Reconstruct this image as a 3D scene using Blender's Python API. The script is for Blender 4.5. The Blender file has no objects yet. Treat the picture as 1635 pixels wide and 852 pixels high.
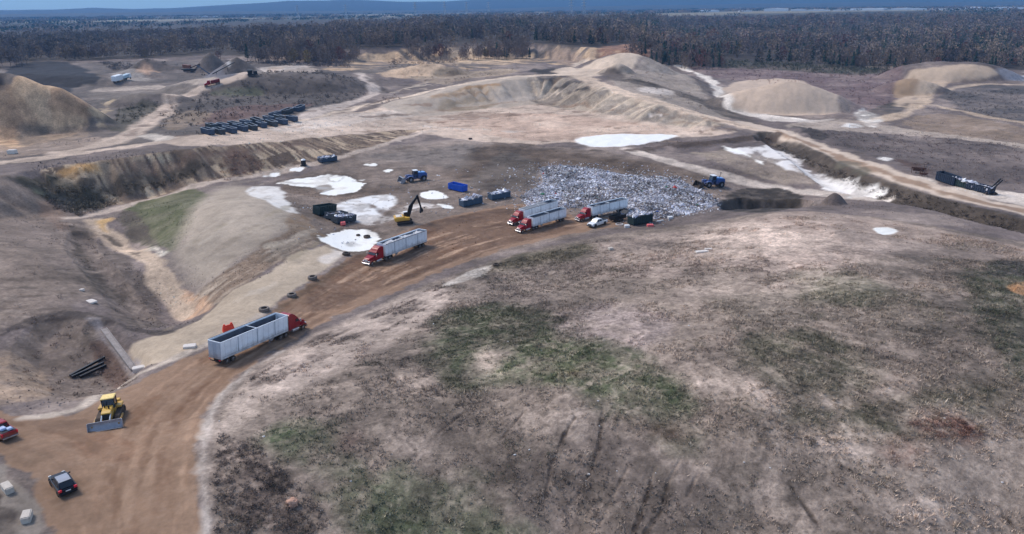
import bpy, bmesh, math, random
import numpy as np
from mathutils import Vector, Matrix

R = math.radians
random.seed(7)
rng = np.random.default_rng(7)
scene = bpy.context.scene
COL = scene.collection

# ------------------------------------------------------------------ camera
CAM_H = 63.0
FPX, PW, PH = 1167.0, 1635.0, 852.0
PITCH = math.atan((426.0 - 11.0) / FPX)
ROLL = R(0.56)
fwd = np.array([0, math.cos(PITCH), -math.sin(PITCH)])
rgt = np.array([1.0, 0, 0])
upv = np.array([0, math.sin(PITCH), math.cos(PITCH)])
cam_r = math.cos(ROLL) * rgt - math.sin(ROLL) * upv
cam_u = math.sin(ROLL) * rgt + math.cos(ROLL) * upv
cd = bpy.data.cameras.new('camera')
cam = bpy.data.objects.new('camera', cd)
COL.objects.link(cam)
cd.sensor_width = 36.0
cd.lens = 36.0 * FPX / PW
cd.clip_start = 0.5
cd.clip_end = 60000
cam.matrix_world = Matrix(((cam_r[0], cam_u[0], -fwd[0], 0), (cam_r[1], cam_u[1], -fwd[1], 0),
                           (cam_r[2], cam_u[2], -fwd[2], CAM_H), (0, 0, 0, 1)))
scene.camera = cam

# ------------------------------------------------------------------ light
SUN_EL, SUN_AZ = R(48), R(-60)          # a soft sun behind high cloud, ahead-left of the drone
w = bpy.data.worlds.new('World')
scene.world = w
w.use_nodes = True
nt = w.node_tree
sky = nt.nodes.new('ShaderNodeTexSky')
sky.sky_type = 'NISHITA'
sky.sun_disc = False
sky.sun_elevation = SUN_EL
sky.sun_rotation = SUN_AZ
sky.air_density = 1.0
sky.dust_density = 0.6
sky.ozone_density = 2.0
nt.nodes['Background'].inputs['Strength'].default_value = 0.12
hs_ = nt.nodes.new('ShaderNodeHueSaturation')     # thin cloud greys the blue
hs_.inputs['Saturation'].default_value = 0.85
nt.links.new(sky.outputs[0], hs_.inputs['Color'])
tcw = nt.nodes.new('ShaderNodeTexCoord'); sxw = nt.nodes.new('ShaderNodeSeparateXYZ'); rmp = nt.nodes.new('ShaderNodeValToRGB')
nt.links.new(tcw.outputs['Generated'], sxw.inputs[0]); nt.links.new(sxw.outputs[2], rmp.inputs[0])
rmp.color_ramp.elements[0].color = (.40, .60, .84, 1); rmp.color_ramp.elements[0].position = .02   # tint added to darken and blue the sky near the horizon
rmp.color_ramp.elements[1].color = (1, 1, 1, 1); rmp.color_ramp.elements[1].position = .22
mxw = nt.nodes.new('ShaderNodeMix'); mxw.data_type = 'RGBA'; mxw.blend_type = 'MULTIPLY'; mxw.inputs[0].default_value = 1
nt.links.new(hs_.outputs[0], mxw.inputs[6]); nt.links.new(rmp.outputs[0], mxw.inputs[7])
nt.links.new(mxw.outputs[2], nt.nodes['Background'].inputs['Color'])
sd_ = bpy.data.lights.new('sun', 'SUN')
sd_.energy = 1.6
sd_.angle = R(20)
sd_.color = (1.0, 0.90, 0.79)
sun = bpy.data.objects.new('sun', sd_)
COL.objects.link(sun)
sdir = Vector((math.sin(SUN_AZ) * math.cos(SUN_EL), math.cos(SUN_AZ) * math.cos(SUN_EL), math.sin(SUN_EL)))
sun.rotation_euler = (-sdir).to_track_quat('-Z', 'Y').to_euler()
vs = scene.view_settings
vs.view_transform = 'Standard'
vs.look = 'None'
vs.gamma = 1
vs.use_curve_mapping = False
vs.exposure = 0.84
scene.cycles.volume_bounces = 0
scene.cycles.max_bounces = 4
scene.cycles.diffuse_bounces = 2

# ------------------------------------------------------------------ numpy noise
def vnoise(x, y, seed):
    xi = np.floor(x).astype(np.int64); yi = np.floor(y).astype(np.int64)
    fx = x - xi; fy = y - yi
    fx = fx * fx * (3 - 2 * fx); fy = fy * fy * (3 - 2 * fy)
    def h(a, b):
        n = (a * 374761393 + b * 668265263 + seed * 974634721) & 0xffffffff
        n = ((n ^ (n >> 13)) * 1274126177) & 0xffffffff
        n = n ^ (n >> 16)
        return (n & 0xffff) / 65535.0
    a = h(xi, yi); b = h(xi + 1, yi); c = h(xi, yi + 1); d = h(xi + 1, yi + 1)
    return (a + (b - a) * fx) * (1 - fy) + (c + (d - c) * fx) * fy

def fbm(x, y, wl, seed, octv=3, gain=0.5):
    s = 0; a = 1.0; t = 0
    for o in range(octv):
        f = 2.0 ** o / wl
        s = s + a * vnoise(x * f + 17.3 * o, y * f - 9.1 * o, seed + 31 * o)
        t += a; a *= gain
    return s / t

def sstep(a, b, x):
    t = np.clip((x - a) / (b - a), 0, 1)
    return t * t * (3 - 2 * t)

# ------------------------------------------------------------------ pixel -> ground
def pix_dir(px, py):
    u = (px - PW / 2) / FPX; v = (py - PH / 2) / FPX
    u0 = u * math.cos(ROLL) - v * math.sin(ROLL)
    v0 = u * math.sin(ROLL) + v * math.cos(ROLL)
    return fwd + u0 * rgt - v0 * upv

def W(px, py, z=0.0):
    d = pix_dir(px, py)
    t = (z - CAM_H) / d[2] if d[2] < -1e-4 else 9e4
    return d[0] * t, d[1] * t

# ------------------------------------------------------------------ distance to polylines
def chaikin(P, closed, n=2):
    P = np.asarray(P, float)
    for _ in range(n):
        Q = np.roll(P, -1, 0) if closed else P[1:]
        A = P if closed else P[:-1]
        N = np.empty((len(A) * 2, 2))
        N[0::2] = A * .75 + Q * .25
        N[1::2] = A * .25 + Q * .75
        if not closed:
            N = np.vstack([P[:1], N, P[-1:]])
        P = N
    return P

def pdist(x, y, P, closed):
    """distance, arc length of nearest point, inside flag"""
    best = np.full(x.shape, 1e18); s = np.zeros(x.shape); ins = np.zeros(x.shape, bool)
    n = len(P); acc = 0.0
    for i in range(n if closed else n - 1):
        ax, ay = P[i]; bx, by = P[(i + 1) % n]
        ex, ey = bx - ax, by - ay
        L2 = ex * ex + ey * ey + 1e-12
        t = np.clip(((x - ax) * ex + (y - ay) * ey) / L2, 0, 1)
        d = (x - ax - t * ex) ** 2 + (y - ay - t * ey) ** 2
        m = d < best
        best = np.where(m, d, best); L = math.sqrt(L2)
        s = np.where(m, acc + t * L, s); acc += L
        if closed:
            c = ((ay > y) != (by > y)) & (x < ex * (y - ay) / (by - ay + 1e-15) + ax)
            ins ^= c
    return np.sqrt(best), s, ins

# ------------------------------------------------------------------ terrain height
class RBF:
    """smooth surface through (pixel x, pixel y, height) survey points, in azimuth / log distance"""
    def __init__(self, pts):
        xy = np.array([W(*p) for p in pts]); z = np.array([p[2] for p in pts], float)
        self.c = self.k(xy[:, 0], xy[:, 1])
        n = len(z); self.m = z.mean()
        self.w = np.linalg.solve(self.phi(self.c, self.c) + 1e-3 * np.eye(n), z - self.m)
    def k(self, x, y):
        return np.stack([np.arctan2(x, y) * 1.6, np.log(np.hypot(x, y) + 1)], 1)
    def phi(self, a, b):
        d2 = ((a[:, None, :] - b[None]) ** 2).sum(2)
        return -np.sqrt(d2 + 0.0016)
    def __call__(self, x, y):
        out = np.empty(x.shape); c = self.k(x, y)
        for i in range(0, len(x), 100000):
            out[i:i + 100000] = self.phi(c[i:i + 100000], self.c) @ self.w + self.m
        return out

NORTH = [(0, 245, 12), (200, 222, 12), (330, 218, 12), (470, 197, 9), (700, 182, 4.5), (520, 172, 9.5), (250, 185, 11),
         (100, 160, 12), (350, 155, 11), (560, 132, 9), (200, 125, 12), (400, 115, 12), (620, 118, 8), (850, 175, 4),
         (800, 200, 3.2), (1000, 222, 3), (1100, 213, 3), (960, 190, 4), (1180, 210, 3.5), (0, 120, 12), (-200, 200, 12),
         (700, 110, 8), (900, 105, 8), (1050, 108, 5), (300, 100, 13),
         (1240, 205, 4), (1400, 272, 4), (1500, 302, 4), (1635, 335, 4), (1800, 372, 4), (1400, 190, 3), (1250, 185, 3), (1600, 230, 3),
         (1450, 230, 3), (1300, 110, 3), (1635, 120, 3), (1150, 120, 3), (1500, 150, 3), (1150, 160, 4), (1635, 180, 2), (1800, 200, 3)]
LOW = RBF(NORTH + [
    (200, 700, 7), (180, 852, 8), (0, 695, 7.5), (-80, 852, 8.5), (320, 610, 5.5), (250, 620, 6), (400, 560, 4), (480, 522, 2.8), (560, 470, 1.2),
    (620, 432, .4), (760, 382, 0), (850, 368, 0), (540, 300, .6), (700, 300, .4), (620, 252, 1.6), (780, 262, 1.6), (560, 380, 0),
    (640, 340, 0), (1000, 305, .2), (1120, 330, -1), (900, 290, .5), (1230, 315, -3), (1100, 250, 2), (1250, 260, 1.5), (1350, 295, .5),
    (800, 425, .6), (720, 470, 2.2), (450, 580, 5.5), (350, 650, 7.2), (345, 800, 8), (600, 600, 7.5), (800, 550, 7), (1000, 450, 6),
    (1200, 400, 8), (1100, 560, 10), (1400, 480, 10.5), (1600, 560, 10), (900, 650, 8.6), (1200, 660, 9), (1500, 700, 7), (600, 800, 6),
    (900, 850, 3), (1200, 850, 3), (1600, 850, 2), (1310, 345, 6.5), (1500, 362, 6), (1660, 385, 6), (1450, 410, 9), (1220, 335, 4.5), (1050, 365, 1.5), (950, 395, 1.8),
    (-150, 400, 9), (0, 400, 8), (60, 480, 6), (150, 400, 1.0), (210, 395, -4), (290, 510, -3.5), (150, 352, -.5), (100, 335, 1), (240, 308, 0), (420, 287, 1),
    (350, 330, 6.5), (420, 320, 5), (300, 385, 4), (450, 400, 4), (350, 470, 2.2), (530, 350, .8), (500, 420, 3), (300, 330, 4), (240, 350, .5), (430, 350, 6),
    (130, 590, 2.5), (50, 540, 4.5), (30, 620, 5), (190, 590, 2), (165, 515, 4.5), (240, 520, 1), (250, 560, 4.5), (350, 520, 4.5), (420, 480, 3.6),
    (100, 640, 5.5), (600, 1100, 0), (1200, 1100, 0), (0, 1100, 7)])
PLA = RBF(NORTH + [(0, 275, 12), (60, 270, 12), (200, 252, 12), (300, 238, 12), (420, 229, 9.5), (550, 216, 6), (650, 208, 3), (720, 204, 2.5), (-200, 330, 12)])
P1 = chaikin([W(*p) for p in [(-260, 345, 12), (0, 285, 12), (40, 271, 12), (120, 262, 12), (200, 252, 12), (300, 239, 12), (360, 233, 11), (420, 229, 9.5),
              (490, 222, 7.5), (560, 215, 6), (620, 209, 4), (650, 207, 3), (690, 203, 2.5), (720, 190, 3), (640, 185, 5), (520, 150, 9), (300, 120, 12), (-200, 120, 12)]], True, 1)
CRS = RBF([(640, 163, 9), (690, 150, 11.5), (740, 138, 14), (800, 128, 16.5), (860, 122, 17.5), (910, 124, 17.5), (950, 134, 16), (1000, 150, 14), (1060, 166, 11.5),
           (1120, 184, 8), (1180, 200, 4.5), (900, 108, 17), (1000, 112, 19), (1100, 140, 9), (700, 130, 12), (600, 155, 9), (1150, 175, 5), (960, 104, 17)])
P2 = chaikin([W(*p) for p in [(560, 178, 7), (640, 163, 9), (690, 150, 11.5), (740, 138, 14), (800, 128, 16.5), (860, 122, 17.5), (910, 124, 17.5), (950, 135, 16),
              (1000, 151, 14), (1060, 167, 11.5), (1120, 185, 8), (1185, 201, 4.5), (1175, 188, 4), (1150, 165, 6), (1115, 140, 8), (1075, 112, 12), (1000, 98, 17), (940, 104, 17), (860, 112, 16),
              (760, 126, 14), (660, 142, 11), (600, 158, 9)]], True, 1)
FEDGE = [(-420, 116, 14), (-150, 108, 14), (0, 100, 14), (160, 95, 14), (290, 90, 14), (330, 87, 15), (420, 89, 16), (500, 86, 18), (560, 78, 21), (700, 71, 23), (850, 68, 23),
         (940, 76, 21), (1040, 82, 18), (1065, 98, 8), (1200, 102, 4), (1300, 102, 3), (1420, 106, 3), (1520, 109, 3), (1635, 111, 3), (1800, 116, 3), (2050, 122, 3)]
fe = np.array([W(*p) for p in FEDGE])
fe_az = np.arctan2(fe[:, 0], fe[:, 1]); fe_r = np.hypot(fe[:, 0], fe[:, 1]); fe_z = np.array([p[2] for p in FEDGE], float)

def pile(x, y, c, top, rx, ry, rot, zb, power=1.0, lop=0.0):
    """stockpile: straight flanks at the angle of repose, rounded top"""
    dx, dy = x - c[0], y - c[1]
    cr, sr = math.cos(rot), math.sin(rot)
    u = (dx * cr + dy * sr) / rx; v = (-dx * sr + dy * cr) / ry
    u = u + lop * v
    d = np.sqrt(u * u + v * v)
    h = np.clip(1 - d, 0, 1)
    return (top - zb) * (1 - (1 - h) ** power)

PILES = []      # (centre, top, rx, ry, rot, base, power)
def add_pile(px, py, zb, top, wpx, asp, rot=0.0, power=1.0):
    c = W(px, py, zb); D = math.hypot(*c)
    rx = wpx / 2 / FPX * math.hypot(D, CAM_H - zb)
    PILES.append((c, top, rx, rx * asp, rot, zb, power))
    return c
add_pile(1252, 172, 3, 18.5, 235, .55, -.06, 1.5)          # big sand stockpile
add_pile(1515, 124, 3, 16, 190, .6, 0, 3.0)               # flat-topped stockpile, right
add_pile(1452, 146, 3, 12, 110, .6, 0, 1.6)
add_pile(38, 205, 12, 34, 235, .62, .3, 1.0)
add_pile(112, 205, 12, 21, 130, .7, .2, 1.1)              # ochre mound, left
add_pile(-60, 215, 12, 27, 220, .62, .1, 1.2)
add_pile(60, 133, 12, 19, 330, .30, -.1, 1.6)              # dark stockpile
add_pile(212, 122, 12, 18, 100, .6, 0, 1.3)
add_pile(237, 112, 12, 22, 60, .6, 0, 1.2)
add_pile(382, 121, 12, 27, 90, .7, 0, 1.1)                # grey gravel heaps
add_pile(340, 115, 12, 29, 62, .7, 0, 1.1)
add_pile(272, 112, 12, 17, 60, .6, 0, 1.2)
add_pile(440, 142, 10, 21, 330, .50, .2, 2.2)              # dark scrub hill
add_pile(240, 165, 11, 17, 120, .6, .4, 2.0)
add_pile(690, 116, 8, 16, 130, .5, 0, 1.8)
add_pile(1002, 108, 17, 28, 160, .75, 0, 1.7)              # summit
add_pile(985, 126, 14, 20, 60, .6, 0, 1.5)
add_pile(1330, 325, 2, 6, 40, .8, 0, 1.5)
PIT = chaikin([W(*p) for p in [(1140, 322, -1), (1165, 305, 1), (1200, 300, 1), (1270, 301, 1), (1312, 313, 2), (1300, 345, 0), (1150, 348, -1)]], True, 2)
TRIA = chaikin([W(*p) for p in [(20, 535, 5), (95, 500, 5), (150, 512, 5), (172, 540, 4), (235, 598, 4), (190, 625, 4.5), (90, 640, 5), (10, 605, 5)]], True, 1)
DITCH = [  # (points, depth, half width)
    ([(1230, 217, 3.5), (1330, 271, 3.5), (1420, 311, 2.5), (1520, 343, 2.5), (1650, 376, 3.5), (1800, 414, 3.5)], 3.8, 8),
    ([(1050, 238, 3), (1150, 226, 3.5), (1230, 216, 4)], 1.2, 6),
    ([(130, 365, 1), (125, 400, 2), (170, 450, 1), (215, 500, 0)], 1.5, 4),
    ([(160, 520, 4), (215, 590, 3)], 1.2, 3),
]
WASTE = chaikin([W(*p) for p in [(862, 268, .5), (905, 264, .5), (1000, 281, .5), (1085, 287, .5), (1135, 312, 0), (1148, 327, -1), (1100, 342, 0), (1050, 348, 0), (1012, 351, 0),
                (985, 338, 0), (905, 330, 0), (838, 326, 0), (832, 312, 0), (868, 292, 0)]], True, 1)

def height(x, y):
    z = LOW(x, y)
    r = np.hypot(x, y); az = np.arctan2(x, y)
    near = r < 1500
    gn = (fbm(x, y, 2.4, 5, 2) - .5)
    d, s, ins = pdist(x, y, P1, True)
    sd = np.where(ins, 0, d)
    gul = (vnoise(s / 2.4, sd * 0 + 3, 77) - .5) * 2 + (vnoise(s / 6.0, sd * 0 + 5, 78) - .5) * 2
    m = np.clip(1 - (sd + gul * 2.3 * sstep(0, 5, sd) * sstep(17, 10, sd)) / 16.5, 0, 1)
    m = np.where(near, m, 0)
    z = z + m * (PLA(x, y) - z)
    d, s, ins = pdist(x, y, P2, True)
    sd = np.where(ins, 0, d)
    gul = (vnoise(s / 3.5, sd * 0 + 3, 79) - .5) * 2 + (vnoise(s / 9.0, sd * 0 + 5, 80) - .5) * 2
    m = np.clip(1 - (sd + gul * 2.8 * sstep(0, 7, sd) * sstep(25, 15, sd)) / 25.0, 0, 1)
    m = m * m * (3 - 2 * m) * .5 + m * .5
    z = z + m * (CRS(x, y) - z)
    # forest bench behind the quarry
    fr = np.interp(az, fe_az, fe_r); fz = np.interp(az, fe_az, fe_z)
    gul = (vnoise(az * 160, az * 0, 81) - .5) * 2 + (vnoise(az * 60, az * 0, 82) - .5) * 2
    m = np.clip(1 - (fr - r + gul * 7 * np.clip((fr - r) / 20, 0, 1)) / 38.0, 0, 1)
    far = fz + sstep(800, 2600, r) * np.interp(az, [-.6, -.25, .1, .6], [0, 4, 6, 22])
    far = far + (np.interp(az, [-.6, -.1, .15, .3, .6], [19, 21, 24, 31, 33]) - far) * sstep(2700, 3800, r)
    z = z + m * (far - z)
    for P in PILES:
        z = z + pile(x, y, *P) * (1 + .0 * gn)
    d, s, ins = pdist(x, y, PIT, True)
    z = z - np.where(ins, np.clip((d + (vnoise(s / 5, s * 0, 71) - .5) * 3) / 3.5, 0, 1) * 5.0, 0)
    d, s, ins = pdist(x, y, TRIA, True)
    z = z - np.where(ins, np.clip(d / 4, 0, 1) * 1.8, 0)
    d, s, ins = pdist(x, y, WASTE, True)
    hp = fbm(x, y, 9, 91, 3)
    z = z + np.where(ins, np.clip(d / 7, 0, 1) * (0.3 + 1.8 * hp), 0)
    for pts, dep, hw in DITCH:
        P = chaikin([W(*p) for p in pts], False, 2)
        d, s, _ = pdist(x, y, P, False)
        z = z - dep * np.clip(1 - (d / hw) ** 2, 0, 1)
    # small relief
    k = np.clip(r / 250, .4, 2) * np.where(r < 1300, 1, 0)
    z = z + (fbm(x, y, 14, 11, 3) - .5) * 1.0 * k + (fbm(x, y, 2.6, 12, 3) - .5) * .32 * k
    return z

# ------------------------------------------------------------------ the ground sheet (polar grid around the drone's plumb point)
az_d = np.linspace(R(-47), R(47), 1101)
az_all = np.concatenate([az_d, np.linspace(R(47), R(313), 62)[1:-1]])
r_all = np.concatenate([[0.05], np.geomspace(10, 62, 22)[:-1], np.geomspace(62, 1300, 1000), np.geomspace(1300, 14000, 80)[1:]])
NA, NR = len(az_all), len(r_all)
AZ, RR = np.meshgrid(az_all, r_all)            # rows = radius
GX = (RR * np.sin(AZ)).ravel(); GY = (RR * np.cos(AZ)).ravel()
GZ = height(GX, GY)
RELZ = GZ.reshape(NR, NA)
ND = len(az_d)

def hz(x, y):
    """ground height under a point (inside the view wedge)"""
    x = np.atleast_1d(np.asarray(x, float)); y = np.atleast_1d(np.asarray(y, float))
    a = np.clip((np.arctan2(x, y) - az_d[0]) / (az_d[1] - az_d[0]), 0, ND - 1.001)
    r = np.hypot(x, y)
    k = np.clip(np.searchsorted(r_all, r) - 1, 0, NR - 2)
    f = np.clip((r - r_all[k]) / (r_all[k + 1] - r_all[k]), 0, 1)
    i = a.astype(int); g = a - i
    z = (RELZ[k, i] * (1 - g) + RELZ[k, i + 1] * g) * (1 - f) + (RELZ[k + 1, i] * (1 - g) + RELZ[k + 1, i + 1] * g) * f
    return z

def hz1(x, y):
    return float(hz(x, y)[0])

def hit(px, py):
    """where the sight line through a survey pixel meets the ground"""
    d = pix_dir(px, py)
    az = math.atan2(d[0], d[1]); slope = d[2] / math.hypot(d[0], d[1])
    a = min(max((az - az_d[0]) / (az_d[1] - az_d[0]), 0), ND - 1.001)
    i = int(a); g = a - i
    prof = RELZ[:, i] * (1 - g) + RELZ[:, i + 1] * g
    line = CAM_H + slope * r_all
    below = np.nonzero(line[20:] <= prof[20:])[0]
    if len(below) == 0:
        rr = 9000.0
    else:
        k = below[0] + 20
        e0 = line[k - 1] - prof[k - 1]; e1 = line[k] - prof[k]
        f = e0 / (e0 - e1 + 1e-9)
        rr = r_all[k - 1] + f * (r_all[k] - r_all[k - 1])
    return rr * math.sin(az), rr * math.cos(az)

def lin(c):
    c = np.asarray(c, float) / 255.0
    return np.where(c <= .04045, c / 12.92, ((c + .055) / 1.055) ** 2.4)

# ------------------------------------------------------------------ ground colours: soil, sand, mud, growth, pale silt, sky reflection painted on pools
RV = np.hypot(GX, GY)
NB = {60: fbm(GX, GY, 60, 101, 4, .55), 22: fbm(GX, GY, 22, 102, 4, .55), 8: fbm(GX, GY, 8, 103, 4, .6), 3: fbm(GX, GY, 3, 104, 3, .6), 1: fbm(GX, GY, .9, 105, 2)}
GC = np.empty((len(GX), 3)); GC[:] = lin((118, 108, 106)) * .95
RUG = np.full(len(GX), .6)
def mixto(a, col, rug=None):
    global GC, RUG
    a3 = a[:, None]
    GC = GC * (1 - a3) + np.asarray(col) * a3
    if rug is not None:
        RUG = RUG * (1 - a) + rug * a
def paint(pts, col, width=None, soft=None, namp=None, ns=None, op=1.0, mott=0.0, mns=8, rug=None, world=False, sm=2, streak=None):
    closed = width is None
    P = np.array(pts if world else [hit(*p) for p in pts])
    P = chaikin(P, closed, sm)
    Dm = np.median(np.hypot(P[:, 0], P[:, 1]))
    if soft is None: soft = .006 * Dm
    if namp is None: namp = .012 * Dm
    if ns is None: ns = 3 if Dm < 130 else (8 if Dm < 450 else 22)
    wd = 0 if width is None else width
    mg = wd + soft + namp * 1.5 + 2
    lo = P.min(0) - mg; hi = P.max(0) + mg
    idx = np.nonzero((GX > lo[0]) & (GX < hi[0]) & (GY > lo[1]) & (GY < hi[1]))[0]
    if len(idx) == 0: return
    x, y = GX[idx], GY[idx]
    d, s, ins = pdist(x, y, P, closed)
    sd = np.where(ins, -d, d) if closed else d - wd / 2
    sd = sd + (NB[ns][idx] - .5) * 4 * namp * .5
    a = np.clip(.5 - sd / soft, 0, 1) * op
    if mott:
        a = a * np.clip(1 - mott * sstep(.42, .62, NB[mns][idx]), 0, 1)
    if streak:
        st = vnoise(s / streak[0], sd / (streak[0] * 12), 55)
        a = a * sstep(streak[1] - .12, streak[1] + .12, st)
    c = lin(col) * .95
    GC[idx] = GC[idx] * (1 - a[:, None]) + c * a[:, None]
    if rug is not None:
        RUG[idx] = RUG[idx] * (1 - a) + rug * a
def carve(pts, depth, hw):
    global RELZ
    P = chaikin([hit(*p) for p in pts], False, 2)
    lo = P.min(0) - 3; hi = P.max(0) + 3
    idx = np.nonzero((GX > lo[0]) & (GX < hi[0]) & (GY > lo[1]) & (GY < hi[1]))[0]
    d, s, _ = pdist(GX[idx], GY[idx], P, False)
    d = d + (NB[3][idx] - .5) * hw * 1.2
    GZ[idx] -= depth * np.clip(1 - d / hw, 0, 1)

# broad variation
v = sstep(.4, .62, NB[60])[:, None]
GC = GC * (1 - .5 * v) + lin((104, 94, 88)) * .5 * v
v = sstep(.5, .7, NB[22])[:, None]
GC = GC * (1 - .5 * v) + lin((150, 138, 130)) * .5 * v
# country beyond the quarry
fr = np.interp(AZ.ravel(), fe_az, fe_r)
a = sstep(-12, 6, RV - fr)
mixto(a, lin((70, 64, 60)), .5)
fld = fbm(GX, GY, 900, 301, 3)
a = sstep(2800, 3400, RV)
mixto(a, lin((84, 82, 74)), .3)
mixto(a * sstep(.57, .62, fld) * .6, lin((150, 142, 122)), .2)
mixto(a * sstep(.45, .41, fld), lin((60, 62, 54)), .2)

TAN = (192, 175, 161); PALE = (206, 196, 187); SCR = (96, 88, 84); DARKV = (80, 74, 68); MUD = (141, 118, 100); WHITE = (240, 239, 234)
# ---- far left
paint([(-150, 270), (0, 262), (200, 235), (330, 215), (480, 190), (600, 150), (560, 112), (420, 92), (160, 97), (0, 102), (-200, 110)], (104, 97, 94), mott=.3, mns=22)
paint([(-40, 132), (0, 102), (80, 97), (125, 101), (172, 130), (110, 138), (20, 140)], (46, 47, 54), rug=.3)
paint([(168, 128), (182, 116), (215, 112), (238, 118), (250, 128), (210, 130)], (150, 143, 138))
paint([(215, 112), (222, 102), (244, 104), (250, 118), (236, 122)], (186, 158, 138))
paint([(150, 140), (250, 134), (360, 125), (440, 112), (520, 105), (470, 120), (380, 130), (300, 140), (230, 142), (140, 150)], (172, 160, 150), mott=.5)
paint([(130, 150), (230, 140), (330, 135), (300, 150), (240, 165), (180, 168)], (120, 112, 106), mott=.4)
paint([(322, 120), (342, 92), (362, 116), (345, 124)], (118, 116, 122), rug=.2)
paint([(342, 124), (382, 96), (428, 122), (395, 134), (355, 132)], (108, 106, 112), rug=.2)
paint([(350, 103), (366, 97), (364, 107)], (228, 228, 230), rug=.1)
paint([(370, 112), (440, 102), (520, 104), (430, 114)], (196, 186, 178), mott=.4)
paint([(-100, 150), (0, 138), (36, 123), (92, 138), (150, 172), (140, 200), (90, 225), (0, 246), (-100, 250)], (180, 151, 126), rug=.7)
paint([(-100, 150), (0, 138), (36, 123), (92, 138), (150, 172), (140, 200), (90, 225), (0, 246), (-100, 250)], (146, 124, 104), op=.7, streak=(3, .58))
paint([(-100, 150), (0, 138), (36, 123), (92, 138), (150, 172), (140, 200), (90, 225), (0, 246), (-100, 250)], (200, 176, 148), op=.5, streak=(5, .62))
paint([(20, 205), (70, 195), (130, 200), (160, 212), (90, 235), (30, 238)], (138, 124, 112), mott=.3)
paint([(150, 200), (158, 172), (190, 155), (172, 178), (172, 200)], (182, 165, 142), mott=.3)
paint([(172, 205), (185, 175), (220, 158), (262, 160), (232, 190), (205, 215)], (92, 88, 80), mott=.3)
paint([(240, 212), (262, 172), (330, 143), (400, 121), (500, 110), (575, 122), (596, 150), (520, 172), (400, 186), (320, 200)], (92, 86, 84), mott=.35, mns=22)
paint([(310, 195), (360, 170), (460, 165), (520, 168), (400, 186), (330, 205)], (112, 92, 88), mott=.3)
paint([(320, 150), (380, 138), (430, 142), (380, 155)], (98, 102, 84), op=.7, mott=.4)
paint([(255, 195), (300, 175), (340, 180), (330, 195), (270, 210)], (150, 134, 118), op=.7, mott=.5)
ROADC = (186, 170, 157)
paint([(-60, 246), (60, 238), (150, 228), (215, 213)], ROADC, width=5, mott=.2)
paint([(-60, 268), (60, 252), (200, 235), (330, 217), (400, 210)], ROADC, width=9)
paint([(-60, 262), (60, 246), (200, 228), (300, 216)], (130, 112, 100), width=1.6, op=.7)
paint([(100, 243), (185, 226), (222, 206), (262, 172), (300, 149), (340, 135), (400, 119), (440, 108)], ROADC, width=10)
paint([(205, 216), (230, 200), (262, 176), (300, 151)], (146, 130, 120), width=1.6, op=.6)
paint([(215, 218), (250, 212), (285, 222), (240, 226)], (204, 194, 184), mott=.3)
paint([(-60, 225), (0, 236), (80, 228), (160, 215), (150, 232), (60, 246), (-60, 258)], (150, 136, 126), mott=.4)
# ---- cliff under the forest
CL = [(500, 110), (560, 88), (640, 80), (700, 73), (850, 70), (930, 78), (1040, 83), (1050, 97), (960, 92), (880, 96), (700, 108), (600, 118)]
paint(CL, (112, 104, 98), mott=.3)
paint(CL, (196, 172, 146), op=.95, streak=(7, .5), mott=.55, mns=22)
paint([(690, 100), (720, 78), (760, 72), (850, 74), (850, 94), (760, 104)], (206, 184, 158), streak=(6, .42), op=.9, mott=.3, mns=22)
paint([(950, 76), (1000, 68), (1046, 80), (1042, 92), (985, 90)], (158, 126, 108), mott=.5, namp=10, soft=8)
paint([(870, 78), (930, 76), (965, 90), (890, 98)], (158, 140, 126), mott=.3)
paint([(600, 116), (660, 104), (720, 112), (690, 124), (620, 126)], (190, 168, 146))
paint([(640, 122), (720, 108), (840, 105), (830, 118), (760, 126), (680, 130)], (164, 148, 130), mott=.4)
# ---- plateau and crescent
paint([(250, 229), (330, 214), (480, 193), (600, 168), (690, 154), (740, 146), (820, 140), (900, 160), (1000, 186), (1150, 207), (1190, 212), (1080, 218), (920, 226), (800, 236), (680, 209), (560, 214), (420, 227), (300, 237)], TAN, rug=.5)
paint([(690, 190), (850, 178), (1000, 195), (1120, 210), (950, 222), (820, 226), (700, 205)], (196, 172, 156), op=.8, mott=.5, mns=22)
paint([(430, 200), (560, 180), (690, 165), (700, 178), (560, 196), (440, 212)], (206, 194, 184), op=.8, mott=.4)
paint([(690, 185), (760, 178), (850, 182), (800, 188), (720, 192)], (150, 130, 116), op=.7, mott=.3)
paint([(590, 168), (680, 148), (740, 134), (800, 124), (850, 121), (880, 150), (840, 168), (760, 172), (690, 186), (640, 180)], (178, 166, 154), rug=.3)
paint([(690, 152), (740, 138), (800, 131), (800, 138), (740, 148), (690, 158)], (172, 140, 104), op=.8, mott=.4)
paint([(700, 164), (750, 155), (800, 160), (770, 176), (715, 178)], (150, 136, 118), mott=.3)
paint([(840, 122), (900, 126), (960, 136), (1060, 167), (1185, 202), (1120, 208), (1000, 188), (890, 172), (850, 160)], (148, 138, 128), rug=.6)
paint([(840, 122), (900, 126), (960, 136), (1060, 167), (1185, 202), (1120, 208), (1000, 188), (890, 172), (850, 160)], (184, 170, 154), op=.8, streak=(3.5, .5))
paint([(850, 123), (905, 127), (950, 137), (930, 142), (880, 136)], (84, 80, 80), op=.85)
paint([(836, 112), (858, 106), (900, 109), (920, 117), (905, 121), (850, 120)], (72, 66, 64))  # hollow is not modelled; its shading is painted dark
paint([(470, 192), (560, 172), (640, 156), (720, 138), (800, 124), (870, 119), (930, 119)], (204, 188, 172), width=9)
paint([(380, 207), (480, 190), (560, 171), (640, 154), (720, 135), (800, 121)], (112, 98, 90), width=2.5, op=.7)
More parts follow.
